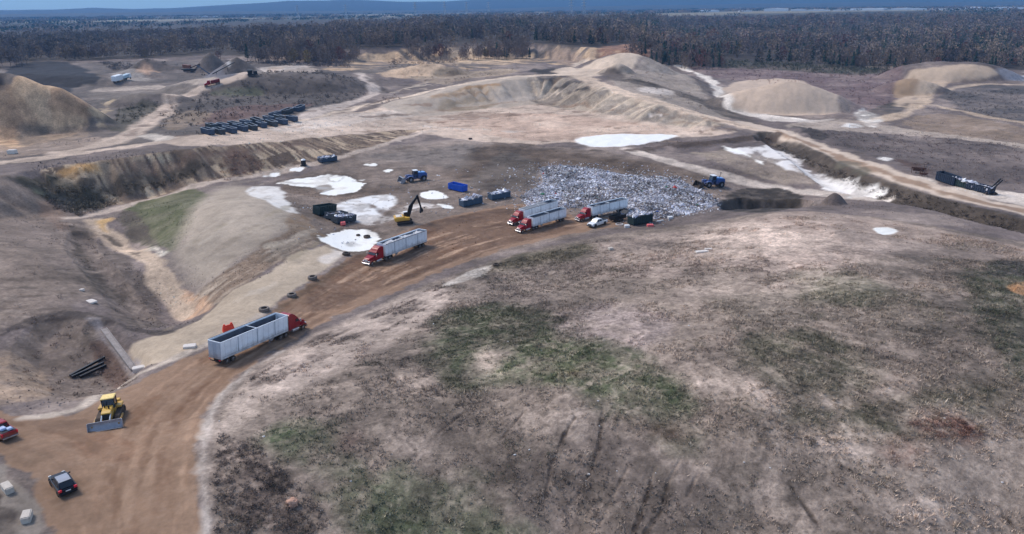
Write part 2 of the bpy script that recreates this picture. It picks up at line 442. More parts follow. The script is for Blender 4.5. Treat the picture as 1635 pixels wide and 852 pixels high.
paint([(480, 188), (540, 170), (598, 152), (600, 138), (575, 117)], (188, 176, 168), width=10)
paint([(575, 120), (600, 130), (615, 148)], (92, 84, 80), width=3, op=.8)
paint([(560, 178), (600, 165), (650, 152), (600, 158)], (100, 86, 78), op=.8)
paint([(880, 114), (950, 96), (1000, 86), (1055, 95), (1078, 108), (1000, 116), (930, 124), (900, 118)], (196, 180, 164), rug=.3)
paint([(960, 128), (1000, 114), (1075, 104), (1112, 128), (1150, 165), (1185, 195), (1100, 176), (1010, 152)], (160, 149, 139), mott=.3)
paint([(948, 116), (985, 111), (1005, 122), (980, 131)], (98, 90, 86), op=.9)
paint([(985, 127), (1050, 137), (1120, 160), (1195, 196)], (100, 92, 86), width=13, mott=.3)
paint([(1075, 108), (1120, 135), (1150, 165)], (104, 96, 92), width=10, op=.7, mott=.3)
paint([(1000, 141), (1055, 139), (1085, 149), (1050, 152)], (198, 188, 180))
paint([(895, 112), (925, 122), (960, 136), (1010, 151), (1080, 172), (1150, 192), (1210, 205)], (200, 182, 165), width=13)
paint([(930, 100), (900, 110), (910, 118)], (204, 188, 172), width=12)
rq = random.Random(21)
def tracks(n, xr, yr, Lr, sl, cols, wr, opr):
    for k in range(n):
        x0, y0 = rq.uniform(*xr), rq.uniform(*yr); L = rq.uniform(*Lr); s_ = rq.uniform(*sl)
        paint([(x0, y0), (x0 + L * .35, y0 + s_ * L * .35 + rq.uniform(-1.5, 1.5)), (x0 + L * .7, y0 + s_ * L * .7 + rq.uniform(-1.5, 1.5)), (x0 + L, y0 + s_ * L)], rq.choice(cols), width=rq.uniform(*wr), soft=.7, op=rq.uniform(*opr), mott=.5, mns=8)
tracks(46, (430, 1080), (165, 224), (40, 160), (-.16, .08), [(128, 110, 98), (140, 122, 108), (214, 202, 192), (150, 126, 108)], (.7, 2.2), (.3, .7))
tracks(16, (560, 900), (126, 160), (40, 110), (-.3, .05), [(128, 112, 98), (206, 192, 176)], (.8, 2), (.4, .7))
tracks(22, (1240, 1560), (190, 245), (40, 150), (.02, .16), [(84, 76, 72), (176, 164, 154)], (.8, 2), (.4, .7))
# ---- far right
paint([(1070, 99), (1250, 101), (1430, 107), (1445, 140), (1420, 186), (1350, 184), (1320, 140), (1160, 128)], (120, 104, 104), mott=.4, mns=22)
paint([(1050, 84), (1200, 98), (1420, 105), (1420, 112), (1200, 108), (1070, 105)], (84, 82, 74), mott=.4, mns=22)
paint([(1360, 190), (1390, 170), (1440, 160), (1470, 168), (1430, 185)], (92, 86, 82), mott=.3)
paint([(1130, 122), (1150, 132), (1160, 165), (1200, 180), (1280, 192), (1350, 186), (1290, 198), (1210, 190), (1150, 168), (1140, 140)], (212, 204, 196), mott=.3)
paint([(1085, 105), (1130, 122), (1150, 145), (1165, 165), (1210, 182), (1280, 190)], (216, 208, 200), width=9)
paint([(1150, 142), (1180, 128), (1235, 124), (1290, 130), (1360, 178), (1300, 185), (1220, 182), (1165, 160)], (188, 171, 156), rug=.2, sm=1)
paint([(1430, 170), (1440, 120), (1480, 106), (1570, 106), (1592, 122), (1500, 130), (1478, 150), (1440, 166)], (186, 168, 150), rug=.2)
paint([(1416, 160), (1445, 125), (1480, 128), (1465, 152)], (156, 136, 116), rug=.2)
paint([(1500, 138), (1560, 134), (1700, 138), (1700, 205), (1600, 192), (1540, 178), (1505, 160)], (96, 92, 92), mott=.35, mns=22)
paint([(1500, 128), (1478, 150), (1468, 168), (1435, 186), (1380, 194)], (186, 168, 150), width=10)
paint([(1485, 140), (1560, 132), (1700, 136)], (180, 164, 148), width=6)
paint([(1470, 166), (1515, 172), (1580, 187), (1700, 208)], (172, 155, 138), width=8)
paint([(1440, 190), (1500, 178), (1600, 195), (1700, 215), (1700, 235), (1560, 222), (1450, 212)], (144, 128, 114), mott=.4)
paint([(1590, 122), (1650, 114), (1700, 130), (1640, 130)], (152, 152, 160))
paint([(1240, 200), (1340, 186), (1420, 200), (1500, 212), (1700, 235), (1700, 250), (1450, 222), (1300, 208)], (170, 158, 148), mott=.5, mns=22)
paint([(1355, 178), (1385, 172), (1412, 192), (1402, 205), (1380, 200)], (218, 214, 208), mott=.7, mns=8)
paint([(1345, 196), (1370, 198), (1362, 204), (1340, 202)], (214, 210, 206))
paint([(1285, 205), (1400, 212), (1550, 222), (1700, 250), (1700, 340), (1600, 298), (1500, 285), (1400, 252)], (108, 99, 97), mott=.3, mns=22)
paint([(1265, 200), (1300, 205), (1330, 222), (1300, 222)], (76, 70, 68), op=.9)
paint([(1420, 250), (1470, 262), (1500, 280), (1450, 272)], (92, 74, 68), op=.8)
paint([(1405, 252), (1420, 250), (1424, 256), (1410, 257)], (224, 220, 216))
paint([(1425, 275), (1490, 285), (1500, 300), (1600, 302), (1720, 325), (1720, 352), (1600, 322), (1500, 300)], (206, 196, 187))
paint([(1190, 196), (1240, 207), (1300, 231), (1400, 272), (1500, 305), (1640, 337), (1750, 362)], (196, 181, 167), width=11, rug=.2)
paint([(1240, 208), (1300, 232), (1400, 273), (1500, 306), (1640, 338), (1750, 363)], (150, 128, 110), width=4.0, op=.9)
paint([(1222, 217), (1280, 243), (1340, 277), (1400, 306), (1500, 338), (1650, 368), (1780, 398)], (76, 69, 62), width=9, namp=1, op=.92, mott=.2, mns=3)
paint([(1222, 213), (1290, 239), (1340, 260), (1400, 287), (1450, 303), (1500, 319), (1640, 352), (1760, 380), (1760, 402), (1640, 369), (1500, 345), (1420, 316), (1350, 287), (1290, 257), (1240, 230)], (80, 72, 65), soft=.8, namp=.9, ns=8, mott=.25, mns=3, sm=1)
paint([(1330, 255), (1380, 262), (1395, 282), (1350, 272)], (108, 104, 92), op=.7, mott=.4)
# ---- wet ground on the right
paint([(1000, 238), (1080, 262), (1180, 287), (1300, 307), (1400, 318)], (188, 177, 168), width=8)
paint([(1090, 245), (1160, 235), (1230, 250), (1330, 290), (1300, 302), (1180, 272)], (150, 138, 126), mott=.5)
paint([(1160, 238), (1215, 232), (1262, 238), (1275, 262), (1330, 285), (1280, 280), (1225, 258), (1180, 250)], (220, 217, 216), mott=.85, mns=8, rug=.1)
paint([(1290, 277), (1335, 279), (1400, 299), (1415, 308), (1350, 311), (1310, 300)], (226, 223, 220), mott=.5, mns=8, rug=.1)
paint([(1350, 312), (1425, 312), (1435, 318), (1365, 318)], (214, 206, 198))
paint([(1155, 233), (1200, 250), (1218, 262)], WHITE, width=2.2, rug=.05)
paint([(915, 224), (945, 216), (1000, 213), (1092, 215), (1060, 222), (1005, 233), (940, 237)], (244, 245, 244), rug=.02, namp=2.5)  # pool: the mirrored sky painted in near white
paint([(1000, 240), (1080, 230), (1180, 223), (1240, 216)], (92, 80, 73), width=6, op=.9)
# ---- left bank, ravine, slopes
BANK = [(60, 270), (120, 261), (200, 251), (300, 238), (420, 228), (490, 221), (560, 214), (640, 206), (670, 208), (650, 217), (600, 238), (560, 246), (500, 257), (420, 277), (300, 300), (210, 322), (140, 335), (90, 300)]
paint(BANK, (104, 91, 82), soft=1.5, namp=1)
paint(BANK, (196, 177, 154), op=.95, streak=(1.05, .5), mott=.3, mns=22)
paint(BANK, (120, 104, 92), op=.6, streak=(4.0, .6))
paint([(95, 268), (160, 258), (165, 280), (105, 290)], (172, 140, 100), mott=.4, mns=3)
paint([(355, 240), (385, 238), (420, 262), (395, 277), (362, 285)], (112, 92, 82), op=.8)
paint([(100, 300), (170, 290), (250, 275), (330, 262), (340, 270), (220, 300), (150, 325)], (88, 80, 72), mott=.4, mns=3, op=.9)
paint([(210, 258), (300, 246), (420, 234), (500, 226), (500, 230), (420, 240), (300, 256), (220, 270)], (120, 100, 90), op=.6, mott=.3)
paint([(-150, 300), (30, 285), (75, 300), (125, 345), (135, 400), (170, 470), (120, 495), (0, 530), (-150, 570)], (128, 116, 108), mott=.2)
paint([(-20, 380), (60, 400), (120, 480), (40, 500), (-40, 520)], (146, 132, 122), op=.8, mott=.3)
paint([(20, 280), (70, 275), (150, 305), (190, 320), (130, 345), (85, 325), (50, 310)], (80, 76, 66), op=.9, mott=.2)
paint([(60, 305), (110, 330), (105, 380), (75, 350)], (134, 114, 102), op=.7, mott=.3)
paint([(45, 300), (90, 310), (95, 320), (60, 310)], (150, 150, 122), op=.7)
paint([(110, 350), (150, 370), (215, 415), (270, 500), (255, 525), (190, 520), (150, 470), (115, 400)], (106, 96, 90), mott=.3, mns=3)
paint([(118, 372), (128, 410), (165, 455), (210, 500)], (78, 70, 64), width=2.5, op=.8)
paint([(105, 348), (150, 343), (240, 318), (300, 302), (420, 278), (500, 262), (560, 247), (650, 218), (690, 208)], (182, 168, 157), width=4.5)
paint([(100, 352), (160, 348), (240, 328), (320, 305), (420, 285)], (132, 122, 116), width=4)
paint([(180, 346), (240, 316), (330, 296), (335, 325), (310, 365), (285, 400), (255, 402), (215, 375)], (92, 96, 70), op=.95, mott=.2)
paint([(178, 345), (210, 332), (240, 365), (262, 400), (225, 388)], (92, 82, 80), op=.8, mott=.3)
paint([(300, 345), (340, 300), (385, 292), (450, 306), (485, 330), (465, 372), (390, 415), (330, 462), (285, 440), (275, 402)], (166, 155, 143), rug=.3, namp=2.5, soft=6)
paint([(330, 330), (380, 310), (360, 350), (320, 400), (300, 400)], (150, 140, 128), op=.6, soft=6)
paint([(300, 480), (340, 450), (420, 395), (500, 358), (545, 362), (490, 395), (410, 445), (340, 492)], (128, 112, 98), namp=2)
paint([(300, 480), (340, 450), (420, 395), (500, 358), (545, 362), (490, 395), (410, 445), (340, 492)], (160, 146, 132), op=.8, streak=(40, .5))
for k in range(7):
    f = k / 6
    paint([(318 + 30 * f, 470 + 16 * f), (400 + 25 * f, 415 + 22 * f), (480 + 25 * f, 372 + 16 * f)], [(112, 98, 86), (172, 158, 144)][k % 2], width=1.1, op=.7)
paint([(470, 335), (520, 350), (560, 365), (545, 385), (470, 372), (455, 350)], (134, 115, 96), mott=.4, mns=3)
paint([(385, 300), (420, 296), (460, 300), (492, 325), (478, 345), (440, 330), (405, 315)], (216, 214, 212), rug=.15, mott=.2, mns=3)
paint([(200, 548), (300, 524), (340, 492), (420, 440), (480, 402), (556, 385), (548, 415), (470, 462), (420, 502), (330, 552), (240, 592), (212, 585)], (180, 166, 149), rug=.3)
paint([(500, 415), (540, 395), (560, 400), (530, 425)], (204, 196, 188), mott=.3, mns=3)
paint([(248, 445), (325, 468), (345, 495), (300, 512), (270, 500)], (186, 156, 132), mott=.4, mns=3)
paint([(152, 352), (168, 372), (222, 402), (258, 450), (295, 505)], (188, 170, 152), width=5.5)
paint([(150, 352), (188, 343), (168, 358), (178, 374), (160, 368)], (200, 168, 122))
paint([(235, 395), (262, 392), (268, 406), (250, 410)], (206, 198, 186), mott=.5, mns=3)
tracks(46, (-20, 110), (350, 530), (30, 110), (-.12, .12), [(98, 88, 82), (170, 156, 146), (110, 98, 90)], (.3, .9), (.3, .65))
tracks(24, (110, 190), (360, 470), (30, 80), (.5, 1.0), [(84, 76, 70), (158, 144, 134)], (.3, .8), (.3, .6))
tracks(26, (290, 450), (320, 430), (40, 110), (-.75, -.3), [(140, 130, 118), (188, 178, 166), (150, 140, 120)], (.5, 1.4), (.2, .5))
tracks(10, (220, 420), (470, 560), (40, 110), (-.65, -.45), [(160, 146, 130), (196, 184, 170)], (.4, 1.0), (.3, .5))
# triangular basin
paint([(10, 540), (95, 500), (150, 514), (175, 545), (235, 598), (190, 628), (90, 645), (10, 620)], (124, 112, 104), mott=.3, mns=3)
paint([(-60, 560), (20, 560), (70, 600), (85, 640), (0, 645), (-60, 650)], (156, 138, 122), mott=.5, mns=3)
paint([(0, 532), (60, 508), (110, 500), (180, 512), (260, 532)], (80, 72, 70), width=3.2, op=.9)
paint([(152, 508), (172, 540), (200, 572), (218, 592)], (162, 155, 156), width=1.8, op=.9, mott=.4, mns=1)
paint([(150, 540), (180, 560), (215, 605), (190, 620), (160, 590)], (104, 84, 76), op=.8)
rr0 = random.Random(11)
# ---- pit floor
paint([(480, 280), (560, 248), (640, 232), (760, 222), (950, 238), (1150, 285), (1165, 330), (1000, 362), (850, 392), (700, 425), (600, 445), (552, 400), (470, 335), (440, 300)], (126, 114, 106), rug=.7)
paint([(560, 250), (650, 225), (780, 222), (800, 240), (700, 250), (600, 265)], (150, 138, 130), mott=.3)
paint([(585, 248), (650, 240), (760, 230), (800, 250), (760, 275), (680, 265)], (122, 115, 111), op=.8, mott=.2, soft=6, namp=7)
paint([(750, 228), (880, 238), (1050, 262), (1150, 285), (1170, 300), (1080, 282), (1000, 276), (860, 262), (840, 300), (770, 300), (690, 285), (760, 262)], (98, 85, 75), mott=.15, soft=9, namp=9, ns=22)
paint([(800, 240), (850, 250), (860, 300), (800, 310), (730, 300), (770, 270)], (104, 96, 90), op=.8)
paint([(1150, 316), (1200, 299), (1270, 300), (1305, 318), (1260, 340), (1160, 340)], (58, 53, 48), op=.95, namp=5, ns=8, mott=.2, mns=3)
paint([(440, 298), (500, 290), (560, 300), (640, 300), (620, 312), (520, 318), (460, 310)], (122, 106, 94), op=.7, mott=.3, mns=3)
for k in range(40):                                   # wheel tracks wandering over the pit floor
    x0, y0 = rr0.uniform(560, 840), rr0.uniform(240, 335); L = rr0.uniform(40, 150); sl = rr0.uniform(-.28, .02)
    paint([(x0, y0), (x0 + L * .5, y0 + sl * L * .5 + rr0.uniform(-3, 3)), (x0 + L, y0 + sl * L)], rr0.choice([(92, 80, 72), (100, 86, 76), (160, 148, 140), (88, 78, 72)]), width=rr0.uniform(.6, 1.6), soft=.8, op=rr0.uniform(.3, .6), mott=.5, mns=8)
paint([(868, 270), (905, 266), (1000, 282), (1085, 288), (1133, 312), (1145, 327), (1100, 341), (1050, 347), (1012, 350), (985, 336), (905, 328), (842, 325), (836, 314), (872, 292)], (172, 170, 178), op=.9, mott=.45, mns=8, namp=4, soft=3, rug=.5)
# brown haul road
ROAD = [(-60, 648), (60, 668), (130, 658), (172, 630), (250, 592), (330, 562), (420, 505), (480, 462), (560, 410), (640, 368), (720, 345), (810, 325), (860, 325), (920, 350), (1000, 345), (1010, 358), (940, 368), (890, 378), (780, 402), (700, 436), (560, 494), (480, 534), (372, 602), (332, 645), (318, 700), (328, 800), (332, 960), (110, 960), (70, 790), (0, 722), (-60, 700)]
paint(ROAD, MUD, soft=.6, namp=1.9, ns=3, rug=.25)
paint([(470, 470), (560, 412), (640, 370), (720, 347), (810, 328), (930, 350), (900, 374), (780, 398), (640, 446), (500, 510)], (104, 83, 69), op=.92, mott=.2, mns=8, rug=.5)
paint([(420, 505), (480, 462), (560, 412), (545, 435), (480, 480)], (100, 82, 66), op=.8)
paint([(0, 650), (70, 672), (150, 668), (160, 690), (60, 690)], (116, 96, 82), op=.6, mott=.4)
paint([(100, 700), (200, 690), (230, 730), (150, 745)], (128, 98, 78), op=.5, mott=.4, mns=3)
paint([(-60, 725), (0, 735), (50, 790), (75, 860), (80, 960), (-60, 960)], (140, 132, 125), rug=.4)
paint([(-60, 775), (5, 790), (35, 830), (40, 960), (-60, 960)], (86, 78, 74), mott=.3, mns=3)
Lb = np.array([(120, 940), (150, 770), (195, 668), (285, 592), (420, 512), (500, 458), (580, 408), (680, 366), (800, 340), (900, 338)], float)
Rb = np.array([(322, 940), (312, 770), (318, 668), (380, 592), (490, 527), (590, 478), (690, 432), (780, 397), (890, 376), (950, 362)], float)
rr_ = random.Random(5)
for k in range(84):
    f = rr_.random(); f2 = min(max(f + rr_.uniform(-.18, .18), 0.02), .98)
    t = np.linspace(0, 1, 10)[:, None]
    ff = f + (f2 - f) * t + np.array([[rr_.uniform(-.02, .02)] for _ in range(10)])
    Q = Lb * (1 - ff) + Rb * ff
    i0 = rr_.randrange(0, 6); i1 = rr_.randrange(i0 + 3, 11)
    near = i0 < 3
    paint([tuple(q) for q in Q[i0:i1]], rr_.choice([(112, 86, 68), (104, 80, 62), (176, 148, 126), (170, 146, 126), (122, 94, 74)]), width=rr_.uniform(.25, .9), soft=.5, op=min(.9, rr_.uniform(.25, .5) * (0.8 if near else 1.6)), mott=.35, mns=3)
L2 = np.array([(-60, 655), (60, 676), (150, 690), (200, 760), (215, 940)], float)
R2 = np.array([(-60, 715), (30, 735), (80, 790), (110, 860), (125, 940)], float)
for k in range(14):
    f = rr_.random(); Q = L2 * (1 - f) + R2 * f
    paint([tuple(q) for q in Q], rr_.choice([(116, 92, 74), (158, 134, 115), (120, 100, 84)]), width=rr_.uniform(.25, .7), soft=.5, op=rr_.uniform(.15, .4))
paint([(336, 940), (330, 800), (322, 720), (338, 652), (384, 602), (450, 562)], (188, 178, 170), width=1.6, soft=.9, namp=1.0, ns=3, op=.9, mott=.3, mns=1)
paint([(40, 666), (80, 664), (140, 650), (180, 622), (240, 592), (330, 552), (420, 500)], (182, 171, 160), width=1.8, soft=.9, namp=.6, ns=3, op=.9)
paint([(700, 458), (740, 436), (788, 420), (786, 432), (740, 450)], (220, 214, 208), mott=.3, mns=3, namp=1.5)
# ---- standing water, its sky reflection painted near white, and lime silt
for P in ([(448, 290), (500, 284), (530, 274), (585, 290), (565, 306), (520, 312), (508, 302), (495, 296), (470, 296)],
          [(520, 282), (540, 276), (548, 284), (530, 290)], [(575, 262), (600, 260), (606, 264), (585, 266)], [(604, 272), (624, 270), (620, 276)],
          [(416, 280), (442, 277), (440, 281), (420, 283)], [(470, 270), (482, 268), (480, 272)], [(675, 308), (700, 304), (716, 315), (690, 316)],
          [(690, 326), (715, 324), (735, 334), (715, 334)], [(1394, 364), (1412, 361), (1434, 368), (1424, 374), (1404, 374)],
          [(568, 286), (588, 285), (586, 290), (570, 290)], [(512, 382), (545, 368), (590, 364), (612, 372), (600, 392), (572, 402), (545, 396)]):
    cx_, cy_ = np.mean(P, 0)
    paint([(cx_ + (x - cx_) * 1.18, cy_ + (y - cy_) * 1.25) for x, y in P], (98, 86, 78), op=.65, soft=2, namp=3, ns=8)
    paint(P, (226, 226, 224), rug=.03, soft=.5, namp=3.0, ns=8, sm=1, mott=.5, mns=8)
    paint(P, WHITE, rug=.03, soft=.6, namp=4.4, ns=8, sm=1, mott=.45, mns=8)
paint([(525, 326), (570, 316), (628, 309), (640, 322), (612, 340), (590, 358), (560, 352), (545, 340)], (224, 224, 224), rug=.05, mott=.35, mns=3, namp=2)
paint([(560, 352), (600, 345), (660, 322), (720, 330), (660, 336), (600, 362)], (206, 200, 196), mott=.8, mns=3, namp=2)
paint([(496, 299), (512, 295), (532, 297), (530, 304), (510, 308)], (140, 130, 122), op=.8, namp=1.5, ns=3, soft=.8)
paint([(545, 388), (560, 384), (575, 390), (560, 394)], (150, 142, 134), op=.6, namp=1.5, ns=3)
paint([(500, 293), (470, 293), (455, 290)], (150, 138, 128), width=1.2, op=.6)
paint([(560, 330), (600, 322), (632, 318)], (128, 114, 104), width=1.4, op=.6, mott=.4, mns=3)
for k in range(6):
    paint([(585 + 4 * k, 322 + 3 * k), (600 + 6 * k, 332 + 3 * k), (630 + 8 * k, 338 + 2 * k)], (120, 106, 96), width=.7, op=.6)
# ---- the capped mound
paint([(340, 960), (338, 660), (384, 606), (480, 540), (700, 444), (800, 412), (950, 376), (1060, 362), (1160, 350), (1290, 336), (1400, 345), (1640, 388), (1900, 430), (1900, 1100), (300, 1100)], (138, 126, 117), rug=.85, soft=1.5, namp=1.6)
MA = dict(mott=.3, mns=8, namp=4.5, soft=5, rug=1.0)
MB_ = dict(mott=.35, mns=3, namp=4.0, soft=4, rug=1.0, ns=8)
paint([(390, 610), (480, 545), (600, 490), (700, 452), (735, 470), (650, 535), (520, 605), (420, 640)], (192, 177, 167), mott=.15, mns=3, namp=2.5, soft=3, rug=.6)
paint([(345, 720), (345, 660), (395, 612), (440, 590), (430, 640), (385, 690), (370, 740)], (178, 164, 154), op=.8, mott=.3, mns=3, namp=2, soft=3, rug=.7)
for k in range(16):
    f = rr_.random(); o = rr_.uniform(0, .5)
    A = np.array([(400, 640), (500, 590), (620, 540), (715, 478)], float); B = np.array([(400, 600), (490, 545), (590, 500), (700, 455)], float)
    Q = A * f + B * (1 - f)
    paint([tuple(q) for q in Q], rr_.choice([(108, 96, 90), (116, 104, 98), (190, 178, 170)]), width=rr_.uniform(.25, .6), soft=.5, op=rr_.uniform(.3, .65), mott=.5, mns=3)
paint([(900, 400), (1000, 380), (1150, 358), (1290, 345), (1450, 378), (1420, 420), (1180, 440), (1020, 448), (900, 440)], (174, 158, 148), **MA)
paint([(1000, 400), (1160, 362), (1290, 350), (1400, 372), (1300, 400), (1150, 415)], (184, 168, 157), **MA)
paint([(760, 425), (900, 392), (960, 388), (930, 410), (800, 440)], (104, 98, 78), op=.8, **MA)
paint([(1130, 470), (1400, 440), (1500, 480), (1500, 540), (1300, 515), (1150, 520)], (132, 122, 112), op=.8, **MA)
paint([(1180, 352), (1290, 336), (1400, 348), (1640, 392), (1640, 415), (1480, 412), (1300, 380)], (164, 148, 138), mott=.35, mns=8, rug=.7)
paint([(1320, 360), (1480, 390), (1640, 400), (1640, 412), (1450, 412), (1340, 390)], (158, 145, 137), op=.7, mott=.3)
paint([(700, 470), (800, 430), (900, 420), (900, 480), (800, 500), (720, 520)], (142, 130, 122), **MA)
paint([(840, 520), (960, 480), (1080, 500), (1060, 560), (920, 560)], (156, 143, 138), **MB_)
G1, G2 = (84, 90, 68), (92, 104, 76)
paint([(690, 500), (780, 480), (870, 500), (900, 540), (1000, 545), (1110, 640), (1080, 660), (960, 655), (860, 610), (720, 620), (680, 580)], G1, op=.95, **MB_)
paint([(940, 640), (1040, 625), (1100, 645), (1050, 668), (960, 662)], (72, 84, 62), op=.85, **MB_)
paint([(415, 700), (470, 672), (535, 680), (545, 705), (490, 735), (430, 722)], G2, op=.9, **MB_)
paint([(470, 745), (560, 735), (700, 760), (830, 810), (880, 960), (560, 960), (560, 800)], (98, 104, 82), op=.9, **MA)
paint([(640, 830), (760, 825), (830, 850), (800, 960), (640, 960)], (86, 98, 72), op=.6, **MB_)
paint([(345, 690), (420, 720), (480, 780), (540, 860), (480, 960), (345, 960)], (90, 80, 75), op=.9, **MB_)
paint([(1170, 545), (1290, 520), (1380, 560), (1420, 610), (1330, 640), (1210, 620)], (88, 86, 72), op=.9, **MB_)
paint([(1220, 640), (1400, 640), (1520, 620), (1640, 580), (1640, 640), (1520, 690), (1330, 700)], (86, 84, 70), op=.85, **MB_)
paint([(1530, 440), (1600, 415), (1700, 430), (1700, 660), (1610, 600), (1560, 500)], (92, 94, 78), op=.9, **MB_)
paint([(1560, 420), (1660, 415), (1660, 440), (1580, 445)], (84, 82, 82), op=.8, mott=.2)
paint([(1602, 452), (1660, 446), (1660, 476), (1620, 470)], (196, 156, 118), mott=.3, mns=3)
paint([(1050, 690), (1120, 690), (1110, 730), (1050, 725)], (70, 86, 58), op=.8, **MB_)
paint([(1250, 430), (1400, 440), (1420, 480), (1300, 490)], (108, 106, 90), op=.8, **MA)
for P in ([(800, 655), (900, 640), (955, 655), (940, 690), (860, 705)], [(1205, 775), (1280, 765), (1315, 850), (1230, 870)], [(1075, 440), (1180, 430), (1172, 470), (1080, 468)],
          [(1100, 600), (1220, 605), (1255, 650), (1150, 645)], [(1390, 780), (1500, 790), (1520, 840), (1420, 840)], [(1300, 690), (1390, 710), (1370, 740), (1300, 730)], [(1440, 660), (1530, 650), (1560, 680), (1470, 690)],
          [(760, 560), (800, 560), (800, 600), (765, 600)], [(560, 680), (680, 680), (720, 740), (640, 730)]):
    paint(P, (180, 165, 154), op=.95, **MB_)
paint([(840, 720), (1000, 690), (1100, 740), (1180, 800), (1100, 870), (900, 860), (800, 800)], (124, 113, 106), op=.8, mott=.3, mns=3, rug=.7)
for P, c in (([(1470, 665), (1530, 670), (1580, 690), (1540, 700), (1490, 690)], (110, 76, 66)), ([(1040, 690), (1090, 690), (1080, 705)], (104, 76, 66)), ([(880, 590), (930, 590), (920, 605)], (108, 86, 66)),
             ([(540, 690), (570, 690), (572, 715), (545, 715)], (112, 86, 80)), ([(1420, 710), (1480, 715), (1460, 740), (1410, 730)], (116, 84, 72))):
    paint(P, c, op=.8, **MB_)
GUL = [[(918, 665), (880, 735), (874, 785)], [(962, 655), (955, 730), (920, 795)], [(1002, 745), (975, 800), (955, 840)], [(1045, 745), (1030, 800), (1013, 845)], [(1085, 735), (1063, 775), (1060, 810), (1030, 850)],
       [(1265, 780), (1290, 815), (1315, 850)], [(1395, 800), (1430, 825), (1455, 852)], [(1112, 760), (1098, 790)], [(838, 655), (800, 700)], [(1345, 790), (1395, 850)], [(745, 655), (700, 690)], [(1440, 760), (1500, 800)], [(1560, 790), (1640, 850)]]
for P in GUL:
    paint(P, (62, 53, 48), width=.12, soft=.28, namp=.8, ns=3, op=.7, mott=.4, mns=1)
    carve(P, .14, .3)
paint([(700, 458), (740, 436), (788, 420), (786, 432), (740, 450)], (216, 208, 200), mott=.4, mns=3, namp=1.5)
paint([(1394, 364), (1412, 361), (1434, 368), (1424, 374), (1404, 374)], WHITE, rug=.03, soft=.6, namp=1.2, ns=8, sm=1)  # puddle again, sky reflection painted as white
# cover soil washed down the mound: pale and dark streaks running away from its crown
cx_, cy_ = hit(1090, 500)
mP = chaikin([hit(*q) for q in [(345, 851), (345, 665), (390, 612), (490, 548), (705, 452), (800, 420), (950, 384), (1160, 358), (1300, 345), (1450, 360), (1634, 398), (1634, 851)]], True, 1)
ix = np.nonzero((GX > mP[:, 0].min()) & (GX < mP[:, 0].max() + 10) & (GY > mP[:, 1].min() - 10) & (GY < mP[:, 1].max()))[0]
dd, _, ins = pdist(GX[ix], GY[ix], mP, True)
mm = sstep(0, 6, dd) * ins
dx, dy = GX[ix] - cx_, GY[ix] - cy_
an = np.arctan2(dy, dx); rd = np.hypot(dx, dy)
wob = (fbm(GX[ix], GY[ix], 14, 871, 3) - .5) * .35
n1 = fbm((an + wob) * 26, rd / 26, 1, 872, 3); n2 = fbm((an + wob) * 70, rd / 14, 1, 873, 3)
mm = mm * sstep(8, 26, rd)
k1 = (mm * sstep(.54, .7, n1) * .17)[:, None]; GC[ix] = GC[ix] * (1 - k1) + lin((190, 174, 163)) * k1
k1 = (mm * sstep(.46, .32, n1) * .14)[:, None]; GC[ix] = GC[ix] * (1 - k1) + lin((92, 84, 74)) * k1
GC[ix] *= (1 + mm * (n2 - .5) * .3)[:, None]
GUL2 = [[(500 + 30 * k, 640 - 18 * k), (560 + 30 * k, 610 - 18 * k)] for k in range(5)]
# fine broken growth over the whole mound and scrub, cracks of bare soil
a = sstep(.57, .66, NB[3]) * RUG * sstep(900, 500, RV) * .5
mixto(a * .45, lin((96, 88, 78)))
a = sstep(.60, .70, NB[1]) * RUG * sstep(300, 150, RV) * .2
mixto(a, lin((186, 172, 160)))
a = sstep(.42, .34, NB[1]) * RUG * sstep(300, 150, RV) * .25
mixto(a, lin((70, 62, 56)))
# broken texture everywhere there is bare or rough ground: blotches, runnels and scoured lines
mid = np.clip(RUG, 0, 1) * sstep(1500, 900, RV)
t = 1 + mid * ((NB[22] - .5) * 1.2 + (NB[8] - .5) * 1.1 + (NB[3] - .5) * .5)
vein = sstep(.022, .004, np.abs(fbm(GX, GY, 26, 821, 4, .55) - .5)) * sstep(.45, .6, fbm(GX, GY, 70, 822, 2))
vein2 = sstep(.03, .006, np.abs(fbm(GX, GY, 11, 823, 4, .55) - .5)) * sstep(.5, .62, fbm(GX, GY, 40, 824, 2))
pale = sstep(.025, .006, np.abs(fbm(GX, GY, 34, 825, 4, .55) - .47)) * sstep(.5, .6, fbm(GX, GY, 60, 826, 2))
t = t * (1 - mid * (.34 * vein + .26 * vein2)) + mid * pale * .22
GC = np.clip(GC * np.clip(t, .45, 1.5)[:, None], 0, .9)
w3 = np.clip(1 - .0 * RUG, 0, 1)[:, None]
GC = np.clip(.27 * (np.maximum(GC, 1e-3) / .27) ** 1.12, .01, .9) * np.array([1.035, 1.0, .95])
RELZ = GZ.reshape(NR, NA)

